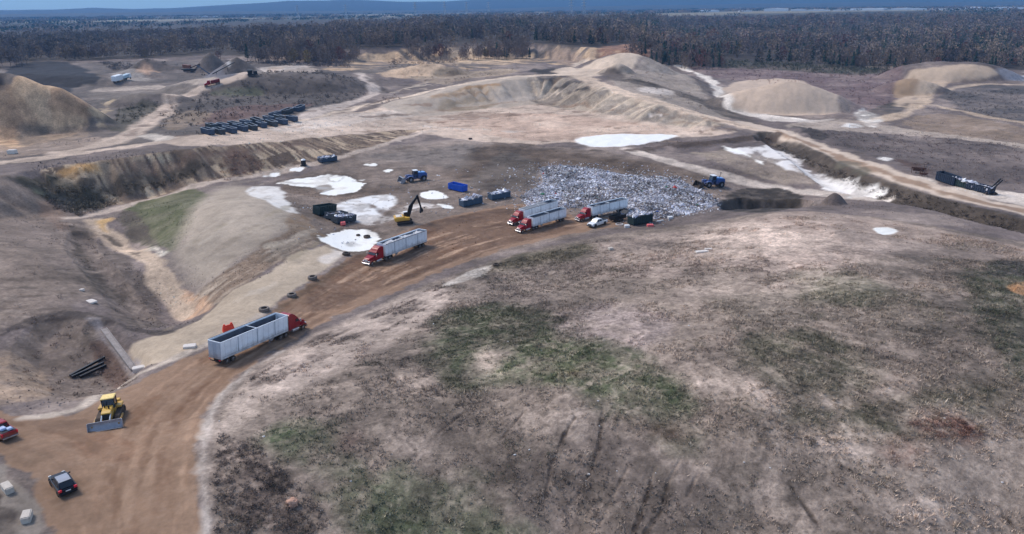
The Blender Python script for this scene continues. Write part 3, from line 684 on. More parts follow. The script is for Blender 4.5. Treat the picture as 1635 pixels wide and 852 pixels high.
# ------------------------------------------------------------------ materials
def M(name, col, rough=.6, metal=0.0, var=.12, scale=2.0, bump=0.0, spec=.4, attr=None, lin_in=False):
    m = bpy.data.materials.new(name); m.use_nodes = True
    n = m.node_tree.nodes; l = m.node_tree.links
    b = n['Principled BSDF']
    b.inputs['Roughness'].default_value = rough
    b.inputs['Metallic'].default_value = metal
    b.inputs['Specular IOR Level'].default_value = spec
    tc = n.new('ShaderNodeNewGeometry' if attr == 'world' else 'ShaderNodeTexCoord')
    src = tc.outputs['Position'] if attr == 'world' else tc.outputs['Object']
    no = n.new('ShaderNodeTexNoise'); no.inputs['Scale'].default_value = scale; no.inputs['Detail'].default_value = 6; no.inputs['Roughness'].default_value = .65
    l.new(src, no.inputs['Vector'])
    mr = n.new('ShaderNodeMapRange'); mr.inputs[1].default_value = .3; mr.inputs[2].default_value = .7
    mr.inputs[3].default_value = 1 - var; mr.inputs[4].default_value = 1 + var
    l.new(no.outputs['Fac'], mr.inputs[0])
    mx = n.new('ShaderNodeMix'); mx.data_type = 'RGBA'; mx.blend_type = 'MULTIPLY'; mx.inputs[0].default_value = 1
    l.new(mr.outputs[0], mx.inputs[7])
    if col is None:
        at = n.new('ShaderNodeAttribute'); at.attribute_name = 'Col'
        l.new(at.outputs['Color'], mx.inputs[6])
    else:
        c = lin(col)
        mx.inputs[6].default_value = (c[0], c[1], c[2], 1)
    l.new(mx.outputs[2], b.inputs['Base Color'])
    if bump:
        bp = n.new('ShaderNodeBump'); bp.inputs['Strength'].default_value = bump; bp.inputs['Distance'].default_value = .1
        l.new(no.outputs['Fac'], bp.inputs['Height']); l.new(bp.outputs[0], b.inputs['Normal'])
    return m

def ground_material():
    m = bpy.data.materials.new('bare earth'); m.use_nodes = True
    n = m.node_tree.nodes; l = m.node_tree.links; b = n['Principled BSDF']
    b.inputs['Specular IOR Level'].default_value = .25
    at = n.new('ShaderNodeAttribute'); at.attribute_name = 'Col'
    ar = n.new('ShaderNodeAttribute'); ar.attribute_name = 'rug'
    g = n.new('ShaderNodeNewGeometry')
    cur = at.outputs['Color']
    first = None
    for sc, lo, hi in ((.035, .80, 1.20), (.28, .72, 1.28), (1.7, .62, 1.38)):
        no = n.new('ShaderNodeTexNoise'); no.inputs['Scale'].default_value = sc; no.inputs['Detail'].default_value = 7; no.inputs['Roughness'].default_value = .68
        l.new(g.outputs['Position'], no.inputs['Vector'])
        mr = n.new('ShaderNodeMapRange'); mr.inputs[1].default_value = .33; mr.inputs[2].default_value = .67; mr.inputs[3].default_value = lo; mr.inputs[4].default_value = hi
        l.new(no.outputs['Fac'], mr.inputs[0])
        mx = n.new('ShaderNodeMix'); mx.data_type = 'RGBA'; mx.blend_type = 'MULTIPLY'
        l.new(ar.outputs['Fac'], mx.inputs[0]); l.new(cur, mx.inputs[6]); l.new(mr.outputs[0], mx.inputs[7])
        cur = mx.outputs[2]; first = first or no; last = no
    l.new(cur, b.inputs['Base Color'])
    mr = n.new('ShaderNodeMapRange'); mr.inputs[1].default_value = .02; mr.inputs[2].default_value = .15; mr.inputs[3].default_value = .35; mr.inputs[4].default_value = .92
    l.new(ar.outputs['Fac'], mr.inputs[0]); l.new(mr.outputs[0], b.inputs['Roughness'])
    bp = n.new('ShaderNodeBump'); bp.inputs['Distance'].default_value = .35
    mu = n.new('ShaderNodeMath'); mu.operation = 'MULTIPLY'; mu.inputs[1].default_value = .8
    l.new(ar.outputs['Fac'], mu.inputs[0]); l.new(mu.outputs[0], bp.inputs['Strength'])
    l.new(last.outputs['Fac'], bp.inputs['Height']); l.new(bp.outputs[0], b.inputs['Normal'])
    return m

# ------------------------------------------------------------------ build the sheet
def raw_mesh(name, verts, faces_flat, nper, smooth=False, col=None, extra=None):
    me = bpy.data.meshes.new(name)
    me.vertices.add(len(verts)); me.vertices.foreach_set('co', np.ascontiguousarray(verts, np.float32).ravel())
    nf = len(faces_flat) // nper
    me.loops.add(len(faces_flat)); me.loops.foreach_set('vertex_index', np.ascontiguousarray(faces_flat, np.int32))
    me.polygons.add(nf)
    me.polygons.foreach_set('loop_start', np.arange(nf, dtype=np.int32) * nper)
    if smooth: me.polygons.foreach_set('use_smooth', np.ones(nf, bool))
    if col is not None:
        at = me.color_attributes.new('Col', 'FLOAT_COLOR', 'POINT')
        c4 = np.ones((len(verts), 4), np.float32); c4[:, :3] = col
        at.data.foreach_set('color', c4.ravel())
    for k, v in (extra or {}).items():
        a = me.attributes.new(k, 'FLOAT', 'POINT'); a.data.foreach_set('value', np.ascontiguousarray(v, np.float32))
    me.update(calc_edges=True)
    return me

def link(name, me, m=None, parent=None, **props):
    o = bpy.data.objects.new(name, me); COL.objects.link(o)
    if m is not None and me is not None and len(me.materials) == 0: me.materials.append(m)
    if parent is not None: o.parent = parent
    for k, v in props.items(): o[k] = v
    return o

ii, jj = np.meshgrid(np.arange(NR - 1), np.arange(NA), indexing='ij')
jn = (jj + 1) % NA
quads = np.stack([ii * NA + jj, (ii + 1) * NA + jj, (ii + 1) * NA + jn, ii * NA + jn], -1).reshape(-1, 4)
gme = raw_mesh('ground', np.stack([GX, GY, GZ], 1), quads.ravel(), 4, True, GC, {'rug': RUG})
link('ground', gme, ground_material(), kind='structure')

# hills on the horizon
def hill_ring(name, rad, width, prof, colr, seed):
    az = np.linspace(R(-60), R(60), 500)
    pxs = PW / 2 + np.tan(az) * FPX / math.cos(PITCH) * .96
    top = np.interp(pxs, [p[0] for p in prof], [p[1] for p in prof]) * (rad / 11000.0)
    top = top * (.93 + .14 * fbm(az * 100, az * 0, 6, seed, 3))
    t = np.linspace(-1, 1, 21)
    T, A = np.meshgrid(t, az, indexing='ij')
    rr = rad + T * width
    h = np.maximum(top[None] * (1 - T * T) ** .7 * (1 + .12 * (fbm(A * rad, rr, 700, seed + 1, 3) - .5)), -2)
    V = np.stack([rr * np.sin(A), rr * np.cos(A), h], -1).reshape(-1, 3)
    i, j = np.meshgrid(np.arange(20), np.arange(499), indexing='ij')
    F = np.stack([i * 500 + j, i * 500 + j + 1, (i + 1) * 500 + j + 1, (i + 1) * 500 + j], -1).reshape(-1)
    c = lin(colr) * (.8 + .4 * fbm(V[:, 0], V[:, 1], 500, seed + 3, 3))[:, None]
    link(name, raw_mesh(name, V, F, 4, True, c), M(name + ' cover', None, .9, var=.2, scale=.01, attr='world'), kind='structure')
hill_ring('hills', 11000, 2200, [(-600, 75), (0, 78), (120, 84), (180, 108), (240, 86), (300, 92), (400, 130), (480, 165), (560, 172), (640, 150), (720, 150), (800, 185), (900, 200), (1000, 215), (1200, 215), (1635, 205), (2300, 200)], (40, 46, 46), 401)
hill_ring('hills', 7600, 900, [(-600, 60), (0, 66), (200, 70), (350, 74), (500, 64), (700, 58), (900, 90), (1200, 104), (1635, 96), (2300, 100)], (46, 48, 46), 431)

# haze
hz_bm = bmesh.new(); bmesh.ops.create_cube(hz_bm, size=1.0)
hme = bpy.data.meshes.new('haze'); hz_bm.to_mesh(hme); hz_bm.free()
ho = link('haze', hme, None, kind='stuff')
ho.scale = (28600, 28600, 420); ho.location = (0, 0, 420 / 2 - 16)
hm = bpy.data.materials.new('air'); hm.use_nodes = True
hm.node_tree.nodes.remove(hm.node_tree.nodes['Principled BSDF'])
pv = hm.node_tree.nodes.new('ShaderNodeVolumePrincipled')
HAZE_DENSITY, HAZE_COL = 8.5e-5, (.20, .50, .98, 1)
pv.inputs['Color'].default_value = HAZE_COL
pv.inputs['Density'].default_value = HAZE_DENSITY
pv.inputs['Anisotropy'].default_value = 0.0
hm.node_tree.links.new(pv.outputs[0], hm.node_tree.nodes['Material Output'].inputs['Volume'])
hme.materials.append(hm)
# ------------------------------------------------------------------ triangle soups for growth and rubbish
def soup(name, T, C, m, **props):
    """T (n,3,3) triangles, C (n,3) colours"""
    n = len(T)
    me = raw_mesh(name, T.reshape(-1, 3), np.arange(n * 3), 3, False, np.repeat(C, 3, 0))
    return link(name, me, m, **props)

def gcol(x, y):
    a = np.clip(((np.arctan2(x, y) - az_d[0]) / (az_d[1] - az_d[0])).round().astype(int), 0, ND - 1)
    k = np.clip(np.searchsorted(r_all, np.hypot(x, y)), 0, NR - 1)
    return GC[k * NA + a]

def inpoly(pts, n, g=rng):
    P = np.array([hit(*p) for p in pts]); lo, hi = P.min(0), P.max(0); out = []
    tot = 0
    while tot < n:
        q = g.uniform(lo, hi, (n * 2, 2)); _, _, i = pdist(q[:, 0], q[:, 1], P, True)
        out.append(q[i]); tot += i.sum()
    return np.vstack(out)[:n]

def unit(n, g=rng):
    v = g.normal(size=(n, 3)); return v / np.linalg.norm(v, axis=1, keepdims=True)

# crowns ------------------------------------------------------------
def bare_crown(n, h, rad, g, t0=.25, wd=.55, ln=3.0):
    """upright brush of twig sprays with gaps"""
    t = t0 + (1 - t0) * g.random(n) ** .8
    prof = np.sin(np.clip((t - t0 * .7) / (1 - t0 * .7), 0, 1) * math.pi * .93 + .15) ** .7
    a = g.random(n) * 2 * math.pi; rr = rad * prof * np.sqrt(g.random(n))
    lobes = 1 + .3 * np.sin(a * 3 + h) + .2 * np.sin(a * 5 + 2 * h)
    p = np.stack([np.cos(a) * rr * lobes, np.sin(a) * rr * lobes, t * h], 1)
    d = np.stack([np.cos(a) * rr / rad * .9 + g.normal(0, .25, n), np.sin(a) * rr / rad * .9 + g.normal(0, .25, n), .55 + g.random(n) * .7], 1)
    d /= np.linalg.norm(d, axis=1, keepdims=True)
    L = ln * (.5 + g.random(n)); s = np.cross(d, unit(n, g)); s /= np.linalg.norm(s, axis=1, keepdims=True) + 1e-9
    w_ = wd * (.5 + g.random(n))
    tip = p + d * L[:, None]
    tip[:, 2] = np.minimum(tip[:, 2], h * 1.04)
    return np.stack([p - s * w_[:, None], p + s * w_[:, None], tip], 1)

def pine_crown(n, h, rad, g, t0=.2):
    t = t0 + (1 - t0) * g.random(n) ** 1.3
    r0 = rad * (1 - t) ** .8 / (1 - t0) ** .8 + .25
    a = g.random(n) * 2 * math.pi; rr = r0 * (.35 + .65 * g.random(n))
    p = np.stack([np.cos(a) * rr * .5, np.sin(a) * rr * .5, t * h + .4], 1)
    tip = np.stack([np.cos(a) * rr * 1.15, np.sin(a) * rr * 1.15, t * h - .5 + .6 * g.random(n)], 1)
    s = np.stack([-np.sin(a), np.cos(a), g.normal(0, .3, n)], 1) * (.45 + .5 * g.random(n))[:, None]
    return np.stack([p - s, p + s, tip], 1)

def limbs(h, r0, g, nl=5, n=6):
    """tapered trunk with limbs, as triangles"""
    tr = []
    def tube(a, b, ra, rb):
        a, b = np.array(a), np.array(b); d = b - a; d = d / np.linalg.norm(d)
        s = np.cross(d, [.3, .9, .2]); s /= np.linalg.norm(s); q = np.cross(d, s)
        an = np.arange(n) * 2 * math.pi / n
        A = a + ra * (np.cos(an)[:, None] * s + np.sin(an)[:, None] * q); B = b + rb * (np.cos(an)[:, None] * s + np.sin(an)[:, None] * q)
        for i in range(n):
            j = (i + 1) % n
            tr.append([A[i], A[j], B[j]]); tr.append([A[i], B[j], B[i]])
    m = np.array([g.normal(0, .2), g.normal(0, .2), h * .5])
    tube((0, 0, -.6), m, r0, r0 * .7); tube(m, m + [g.normal(0, .4), g.normal(0, .4), h * .38], r0 * .7, r0 * .2)
    for k in range(nl):
        t = .3 + .5 * k / nl; a = g.random() * 6.28; L = h * .22 * (1.2 - t * .5)
        b = np.array([m[0] * t, m[1] * t, h * t])
        tube(b, b + [math.cos(a) * L, math.sin(a) * L, L * 1.1], r0 * .4, r0 * .12)
    return np.array(tr)

GREYB = [(134, 120, 112), (121, 109, 108), (141, 126, 114), (114, 106, 103), (149, 130, 114)]
REDB = [(121, 87, 80), (129, 92, 82), (114, 85, 84)]
PINE = [(58, 76, 66), (63, 80, 71), (54, 71, 63)]
YEL = [(134, 116, 84), (122, 110, 84)]
m_crown = M('twigs and leaves', None, .9, var=.2, scale=.6, attr='world', spec=.1)
m_bark = M('grey bark', (92, 84, 80), .9, var=.25, scale=4)
protos = []
for k, (kind, pal) in enumerate([('bare', GREYB), ('bare', GREYB), ('bare', GREYB), ('bare', REDB), ('pine', PINE), ('pine', PINE), ('bare', YEL)]):
    g = np.random.default_rng(40 + k)
    h = [17, 15, 19, 15, 17, 14, 14][k]
    if kind == 'bare':
        T = bare_crown(230, h, h * .29, g, .22, .46, 1.5)
    else:
        T = pine_crown(220, h, h * .19, g)
    cc = np.array([lin(pal[i]) for i in g.integers(0, len(pal), len(T))]).mean(0) * (.85 + .3 * g.random((len(T), 1)))
    cm = raw_mesh('crown', T.reshape(-1, 3), np.arange(len(T) * 3), 3, False, np.repeat(cc, 3, 0)); cm.materials.append(m_crown)
    L_ = limbs(h, .2 if kind == 'bare' else .17, g, 5 if kind == 'bare' else 0)
    tm = raw_mesh('trunk', L_.reshape(-1, 3), np.arange(len(L_) * 3), 3); tm.materials.append(m_bark)
    protos.append((kind, h, cm, tm))

# tree stations -----------------------------------------------------
def stations():
    out = []
    for r0, r1, sp in ((600, 1000, 8.5), (1000, 1600, 13), (1600, 2700, 19)):
        n = int(.76 * (r1 * r1 - r0 * r0) / sp ** 2)
        az = rng.uniform(R(-43), R(43), n); r = np.sqrt(rng.uniform(r0 * r0, r1 * r1, n))
        frr = np.interp(az, fe_az, fe_r)
        depth = np.interp(az, [-.65, -.3, 0, .25, .65], [800, 800, 1250, 1800, 1900])
        xx, yy = r * np.sin(az), r * np.cos(az)
        k = (r > frr + rng.uniform(0, 6, n) + 55 * np.clip(fbm(xx, yy, 70, 515, 3) - .44, 0, 1) / .14) & (r < frr + depth) & ((fbm(xx, yy, 120, 516, 3) < .66) | (rng.random(n) < .2))
        out.append(np.stack([r[k] * np.sin(az[k]), r[k] * np.cos(az[k]), np.full(k.sum(), sp)], 1))
    return np.vstack(out)
def stragglers():
    n = 1500
    az = rng.uniform(R(-36), R(36), n); frr = np.interp(az, fe_az, fe_r); r = frr - 75 * rng.random(n) ** 1.6 + 8
    x, y = r * np.sin(az), r * np.cos(az)
    k = (fbm(x, y, 60, 517, 3) > np.interp(az, [-.65, -.45, -.3, -.15, -.05, .1, .16, .3, .48, .56, .65], [.55, .52, .46, .46, .62, .62, .50, .46, .5, .7, .7]))
    return np.stack([x[k], y[k], np.full(k.sum(), 8.5)], 1)
ST = np.vstack([stations(), stragglers()])
ST = ST[np.argsort(np.hypot(ST[:, 0], ST[:, 1]) - np.interp(np.arctan2(ST[:, 0], ST[:, 1]), fe_az, fe_r))]
inview = np.abs(np.arctan2(ST[:, 0], ST[:, 1])) < R(35.5)
first = np.nonzero(inview)[0][:295]
sx = fbm(ST[:, 0], ST[:, 1], 130, 501, 3); sy = fbm(ST[:, 0], ST[:, 1], 160, 502, 3)
saz = np.arctan2(ST[:, 0], ST[:, 1]); srr = np.hypot(ST[:, 0], ST[:, 1])
def pick(i):
    pineness = np.interp(saz[i], [-.6, -.1, .05, .6], [.03, .06, .30, .28]) + (.35 if sx[i] > .56 else 0) * (1 if saz[i] > -.05 else .35)
    u = rng.random()
    if u < pineness: return int(rng.choice([4, 5]))
    redness = (.45 if sy[i] > .52 else .08) * np.interp(saz[i], [-.2, .2, .6], [.05, .3, .6])
    if rng.random() < redness: return 3
    if rng.random() < .025: return 6
    return int(rng.choice([0, 1, 2]))
kinds = np.array([pick(i) for i in range(len(ST))])
TL = {0: ('bare_tree', 'leafless grey brown tree at the front edge of the forest behind the quarry', 'tree', 'bare trees along the forest edge'),
      3: ('bare_tree', 'russet tinged bare tree at the front edge of the forest behind the quarry', 'tree', 'russet trees along the forest edge'),
      4: ('pine_tree', 'dark green pine at the front edge of the forest behind the quarry', 'tree', 'pines along the forest edge'),
      6: ('bare_tree', 'yellowish tree still holding dry leaves at the forest edge', 'tree', 'yellowish trees along the forest edge')}
TL[1] = TL[2] = TL[0]; TL[5] = TL[4]
szs = hz(ST[:, 0], ST[:, 1])
for i in first:
    kind, h, cm, tm = protos[kinds[i]]; nm, lb, ct, gp = TL[kinds[i]]
    e = link(nm, None, label=lb, category=ct, group=gp)
    e.location = (ST[i, 0], ST[i, 1], szs[i] - .2); e.rotation_euler = (0, 0, rng.random() * 6.28)
    s = .55 + .6 * rng.random(); e.scale = (s, s, s * (.9 + .25 * rng.random()))
    link('crown', cm, None, e); link('trunk', tm, None, e)
# the forest behind them reads as one mass
rest = np.setdiff1d(np.arange(len(ST)), first)
TT, CC = [], []
for sp in (8.5, 13, 19):
    for k in range(7):
        idx = rest[(ST[rest, 2] == sp) & (kinds[rest] == k)]
        if len(idx) == 0: continue
        kind, h, cm, tm = protos[k]
        nv = 2 if len(idx) < 400 else 4
        for q, sub in enumerate(np.array_split(idx, nv)):
            g = np.random.default_rng(k * 10 + q)
            nt_ = {8.5: 90, 13: 60, 19: 44}[sp]; f = {8.5: 1, 13: 1.35, 19: 1.8}[sp]
            T = bare_crown(nt_, h, h * .31 * f, g, .1, .75 * f, 1.5) if kind == 'bare' else pine_crown(nt_ + 20, h, h * .22 * f, g)
            if kind != 'bare': T[:, :, :2] *= 1.0
            pal = [GREYB, GREYB, GREYB, REDB, PINE, PINE, YEL][k]
            a = g.random(len(sub)) * 6.28; s = (.55 + .6 * g.random(len(sub))) * (.7 + .6 * fbm(ST[sub, 0], ST[sub, 1], 60, 556, 2))
            ca, sa = np.cos(a), np.sin(a)
            X = T[None] * s[:, None, None, None]
            V = np.empty_like(X)
            V[..., 0] = X[..., 0] * ca[:, None, None] - X[..., 1] * sa[:, None, None] + ST[sub, 0][:, None, None]
            V[..., 1] = X[..., 0] * sa[:, None, None] + X[..., 1] * ca[:, None, None] + ST[sub, 1][:, None, None]
            V[..., 2] = X[..., 2] + szs[sub][:, None, None]
            tree_c = np.array([lin(pal[i]) for i in g.integers(0, len(pal), len(sub))]) * (.7 + .5 * g.random((len(sub), 1))) * np.clip(.5 + 1.0 * fbm(ST[sub, 0], ST[sub, 1] * .6, 90, 555, 3), .55, 1.5)[:, None]
            c = tree_c[:, None, :] * (.88 + .24 * g.random((1, nt_ if kind == 'bare' else nt_ + 20, 1)))
            TT.append(V.reshape(-1, 3, 3)); CC.append(c.reshape(-1, 3))
soup('forest', np.vstack(TT), np.vstack(CC), m_crown, kind='stuff')

# wooded country between the forest and the hills: low clumps seen edge-on
n = 5200
az = rng.uniform(R(-42), R(42), n); r = np.sqrt(rng.uniform(2300 ** 2, 6800 ** 2, n))
x, y = r * np.sin(az), r * np.cos(az)
k = (fbm(x, y, 700, 611, 3) > .47) & (r > np.interp(az, fe_az, fe_r) + np.interp(az, [-.65, -.3, 0, .25, .65], [1300, 1300, 1400, 1900, 2000]))
x, y = x[k], y[k]; n = len(x)
g = np.random.default_rng(3)
T = bare_crown(16, 12, 22, g, .05, 4.5, 6)
X = T[None] * (.6 + .6 * g.random(n))[:, None, None, None]
V = X + np.stack([x, y, hz(x, y) - 1], 1)[:, None, None, :]
c = np.array([lin(p) for p in GREYB + PINE])[g.integers(0, 8, n)][:, None, :] * (.8 + .4 * g.random((1, 16, 1)))
soup('distant_woods', V.reshape(-1, 3, 3), c.reshape(-1, 3), m_crown, kind='stuff')

# dry weeds on the capped mound -------------------------------------
MOUND = [(345, 850), (345, 665), (390, 612), (490, 548), (705, 452), (800, 420), (950, 384), (1160, 358), (1300, 345), (1450, 360), (1634, 398), (1634, 851)]
n = 52000
p = inpoly(MOUND, n)
dn = fbm(p[:, 0], p[:, 1], 9, 701, 3) * .6 + fbm(p[:, 0], p[:, 1], 2.2, 702, 2) * .4
base = gcol(p[:, 0], p[:, 1])
lum = base.mean(1)
keep = (dn > .47 + 1.1 * np.clip(lum - .20, -.1, .25)) | (rng.random(n) < .03)
p, base, dn = p[keep], base[keep], dn[keep]; n = len(p)
z = hz(p[:, 0], p[:, 1])
nb = 6
hgt = (.11 + .24 * rng.random(n) ** 2) * (.7 + 1.2 * np.clip(dn - .4, 0, .3) / .3)
P0 = np.repeat(np.stack([p[:, 0], p[:, 1], z - .03], 1), nb, 0) + np.concatenate([rng.normal(0, .16, (n * nb, 2)), np.zeros((n * nb, 1))], 1)
d = np.stack([rng.normal(0, .5, n * nb), rng.normal(0, .5, n * nb), np.ones(n * nb)], 1) * (np.repeat(hgt, nb) * (.6 + .7 * rng.random(n * nb)))[:, None]
s = np.stack([rng.normal(0, 1, n * nb), rng.normal(0, 1, n * nb), np.zeros(n * nb)], 1); s /= np.linalg.norm(s, axis=1, keepdims=True); s *= (.05 + .07 * rng.random((n * nb, 1)))
T = np.stack([P0 - s, P0 + s, P0 + d], 1)
tone = np.array([lin(c) for c in [(176, 160, 140), (120, 108, 98), (86, 78, 68), (96, 84, 76), (150, 136, 122), (82, 90, 64)]])
tsel = tone[np.minimum((fbm(p[:, 0], p[:, 1], 5, 703, 3) * 1.8 * 6 - 2.4 + rng.normal(0, 1, n)).clip(0, 5).astype(int), 5)]
c = np.repeat(base * .78 + tsel * .22, nb, 0) * 1.9 * (.8 + .4 * rng.random((n * nb, 1)))
soup('dry_weeds', T, c, M('dry weeds', None, .9, var=.1, scale=1, attr='world', spec=.1), kind='stuff')

# low scrub across the quarry ---------------------------------------
TT, CC = [], []
SCRUB = [([(245, 208), (265, 172), (330, 143), (400, 121), (500, 110), (590, 150), (520, 172), (320, 200)], 520, (84, 78, 74), 1.6),
         ([(50, 290), (160, 300), (330, 264), (335, 270), (200, 315), (130, 345), (80, 325)], 260, (78, 72, 62), 1.2),
         ([(340, 240), (420, 250), (420, 275), (360, 290)], 60, (96, 78, 70), 1.2),
         ([(1225, 214), (1400, 300), (1640, 360), (1640, 375), (1400, 315), (1220, 225)], 420, (74, 66, 58), 1.0),
         ([(1285, 206), (1500, 218), (1630, 235), (1630, 300), (1450, 265)], 420, (100, 88, 84), .9),
         ([(1070, 100), (1420, 108), (1440, 140), (1400, 180), (1320, 140), (1160, 128)], 500, (108, 92, 90), 1.3),
         ([(1050, 86), (1200, 98), (1420, 105), (1420, 112), (1200, 108), (1070, 105)], 420, (70, 72, 62), 3.0),
         ([(1075, 108), (1190, 196), (1100, 176), (990, 128)], 120, (96, 88, 82), 1.0),
         ([(1500, 142), (1630, 142), (1630, 192), (1540, 178)], 220, (86, 82, 80), 1.2),
         ([(620, 90), (700, 78), (760, 78), (740, 100), (620, 108)], 160, (86, 80, 76), 2.2),
         ([(420, 94), (560, 82), (560, 108), (430, 104)], 300, (84, 78, 76), 2.6),
         ([(160, 100), (330, 92), (420, 96), (300, 108), (180, 112)], 220, (86, 80, 78), 2.2),
         ([(180, 200), (190, 170), (260, 160), (230, 190)], 110, (84, 80, 70), 1.2),
         ([(640, 118), (830, 108), (760, 126), (680, 130)], 120, (110, 100, 90), 1.2),
         ([(600, 160), (640, 148), (650, 155), (610, 168)], 40, (90, 78, 72), 1.0),
         ([(110, 352), (150, 372), (270, 500), (190, 520), (115, 400)], 50, (92, 82, 76), .7),
         ([(0, 500), (110, 500), (230, 590), (180, 625), (20, 600)], 80, (104, 90, 82), .6),
         ([(0, 300), (110, 350), (150, 480), (0, 530)], 60, (112, 100, 92), .5),
         ([(1540, 430), (1630, 420), (1630, 640), (1560, 520)], 260, (88, 88, 72), .55),
         ([(1440, 675), (1530, 668), (1580, 695), (1500, 700)], 120, (104, 76, 66), .5),
         ([(345, 690), (420, 720), (540, 850), (345, 850)], 420, (84, 74, 68), .5),
         ([(700, 490), (880, 500), (1100, 640), (900, 610), (720, 600)], 420, (78, 78, 62), .45),
         ([(840, 655), (1640, 600), (1640, 700), (1200, 720), (1000, 680)], 700, (112, 100, 86), .45)]
for pts, n, cl, sz in SCRUB:
    g = np.random.default_rng(n + int(sz * 10))
    q = inpoly(pts, n, g)
    T = bare_crown(26, 1.0, .75, g, .02, .13, .45)
    a = g.random(n) * 6.28; s = sz * (.5 + .9 * g.random(n) ** 2)
    ca, sa = np.cos(a)[:, None, None], np.sin(a)[:, None, None]
    X = T[None] * s[:, None, None, None]
    V = np.empty_like(X)
    V[..., 0] = X[..., 0] * ca - X[..., 1] * sa + q[:, 0][:, None, None]
    V[..., 1] = X[..., 0] * sa + X[..., 1] * ca + q[:, 1][:, None, None]
    V[..., 2] = X[..., 2] * .9 + hz(q[:, 0], q[:, 1])[:, None, None] - .05
    TT.append(V.reshape(-1, 3, 3))
    CC.append(((lin(cl) * .65 + gcol(q[:, 0], q[:, 1])[:, None, :] * .35) * 1.9 * (.75 + .5 * g.random((n, 1, 1))) * (.8 + .4 * g.random((1, 26, 1)))).reshape(-1, 3))
soup('scrub', np.vstack(TT), np.vstack(CC), m_crown, kind='stuff')

# the tipped waste ---------------------------------------------------
def lumps(q, z, size, pal, g):
    n = len(q)
    O = np.array([(1, 0, 0), (0, 1, 0), (-1, 0, 0), (0, -1, 0), (0, 0, 1), (0, 0, -1)], float)
    F = np.array([(0, 1, 4), (1, 2, 4), (2, 3, 4), (3, 0, 4), (1, 0, 5), (2, 1, 5), (3, 2, 5), (0, 3, 5)])
    V = O[None] * (.5 + .8 * g.random((n, 6, 1))) * (size * (.35 + 1.1 * g.random(n) ** 2))[:, None, None]
    V = V * np.stack([.7 + .9 * g.random(n), .6 + .6 * g.random(n), .3 + .5 * g.random(n)], 1)[:, None, :]
    a = g.random(n) * 6.28; b = g.normal(0, .5, n)
    x = V[..., 0] * np.cos(b)[:, None] - V[..., 2] * np.sin(b)[:, None]; zz = V[..., 0] * np.sin(b)[:, None] + V[..., 2] * np.cos(b)[:, None]
    X = np.stack([x * np.cos(a)[:, None] - V[..., 1] * np.sin(a)[:, None] + q[:, 0][:, None], x * np.sin(a)[:, None] + V[..., 1] * np.cos(a)[:, None] + q[:, 1][:, None], zz + z[:, None]], -1)
    c = np.array([lin(p) for p in pal])[g.integers(0, len(pal), n)] * (.75 + .5 * g.random((n, 1)))
    if n > 1000: c = c * np.clip(.1 + 1.45 * fbm(q[:, 0], q[:, 1], 5, 881, 3), .5, 1.08)[:, None]
    return X[:, F].reshape(-1, 3, 3), np.repeat(c, 8, 0)
WPAL = [(226, 226, 230), (206, 206, 214), (188, 188, 200), (166, 168, 184), (150, 150, 164), (146, 144, 156), (128, 118, 116), (112, 104, 102), (196, 190, 186), (236, 236, 238), (214, 214, 220)]
WDIRT = [(120, 110, 106), (104, 94, 88), (84, 80, 82), (150, 146, 150), (190, 188, 194), (134, 124, 118)]
WRARE = [(70, 100, 170), (170, 60, 56), (60, 120, 90), (190, 160, 70)]
g = np.random.default_rng(77)
q = inpoly([(862, 268), (905, 263), (1000, 279), (1085, 286), (1135, 312), (1149, 327), (1100, 342), (1050, 349), (1012, 352), (985, 338), (905, 331), (838, 327), (830, 314), (868, 292)], 27000, g)
dirt = fbm(q[:, 0], q[:, 1], 12, 711, 3)
_, _, _ = pdist(q[:, 0], q[:, 1], WASTE, True)
z = hz(q[:, 0], q[:, 1])
k = dirt < .50
T1, C1 = lumps(q[k], z[k] + .12, .37, WPAL + [(222, 222, 232), (206, 208, 220)] * 2, g); T2, C2 = lumps(q[~k], z[~k] + .1, .42, WPAL + WDIRT * 2, g)
T3, C3 = lumps(q[:260], z[:260] + .2, .75, WRARE + WPAL * 2 + WDIRT, g)
soup('waste_heap', np.vstack([T1, T2, T3]), np.vstack([C1, C2, C3]), M('loose waste', None, .7, var=.15, scale=1.5, attr='world'), kind='stuff')
# scattered rubbish in the pit round the heap
q = np.vstack([inpoly([(820, 260), (1000, 258), (1130, 285), (1170, 330), (1060, 360), (960, 345), (800, 335), (780, 300)], 900, g), inpoly([(840, 258), (910, 256), (1090, 280), (1150, 308), (1158, 335), (1050, 358), (1000, 358), (980, 345), (900, 338), (815, 330), (815, 305), (850, 285)], 2600, g),
               inpoly([(600, 280), (800, 260), (830, 330), (700, 345), (560, 330)], 180, g), inpoly([(470, 318), (560, 310), (600, 360), (560, 400), (470, 380)], 90, g)])
T, C = lumps(q, hz(q[:, 0], q[:, 1]) + .06, .35, WPAL, g)
soup('loose_litter', T, C, M('scattered waste', None, .7, var=.15, scale=1.5, attr='world'), kind='stuff')

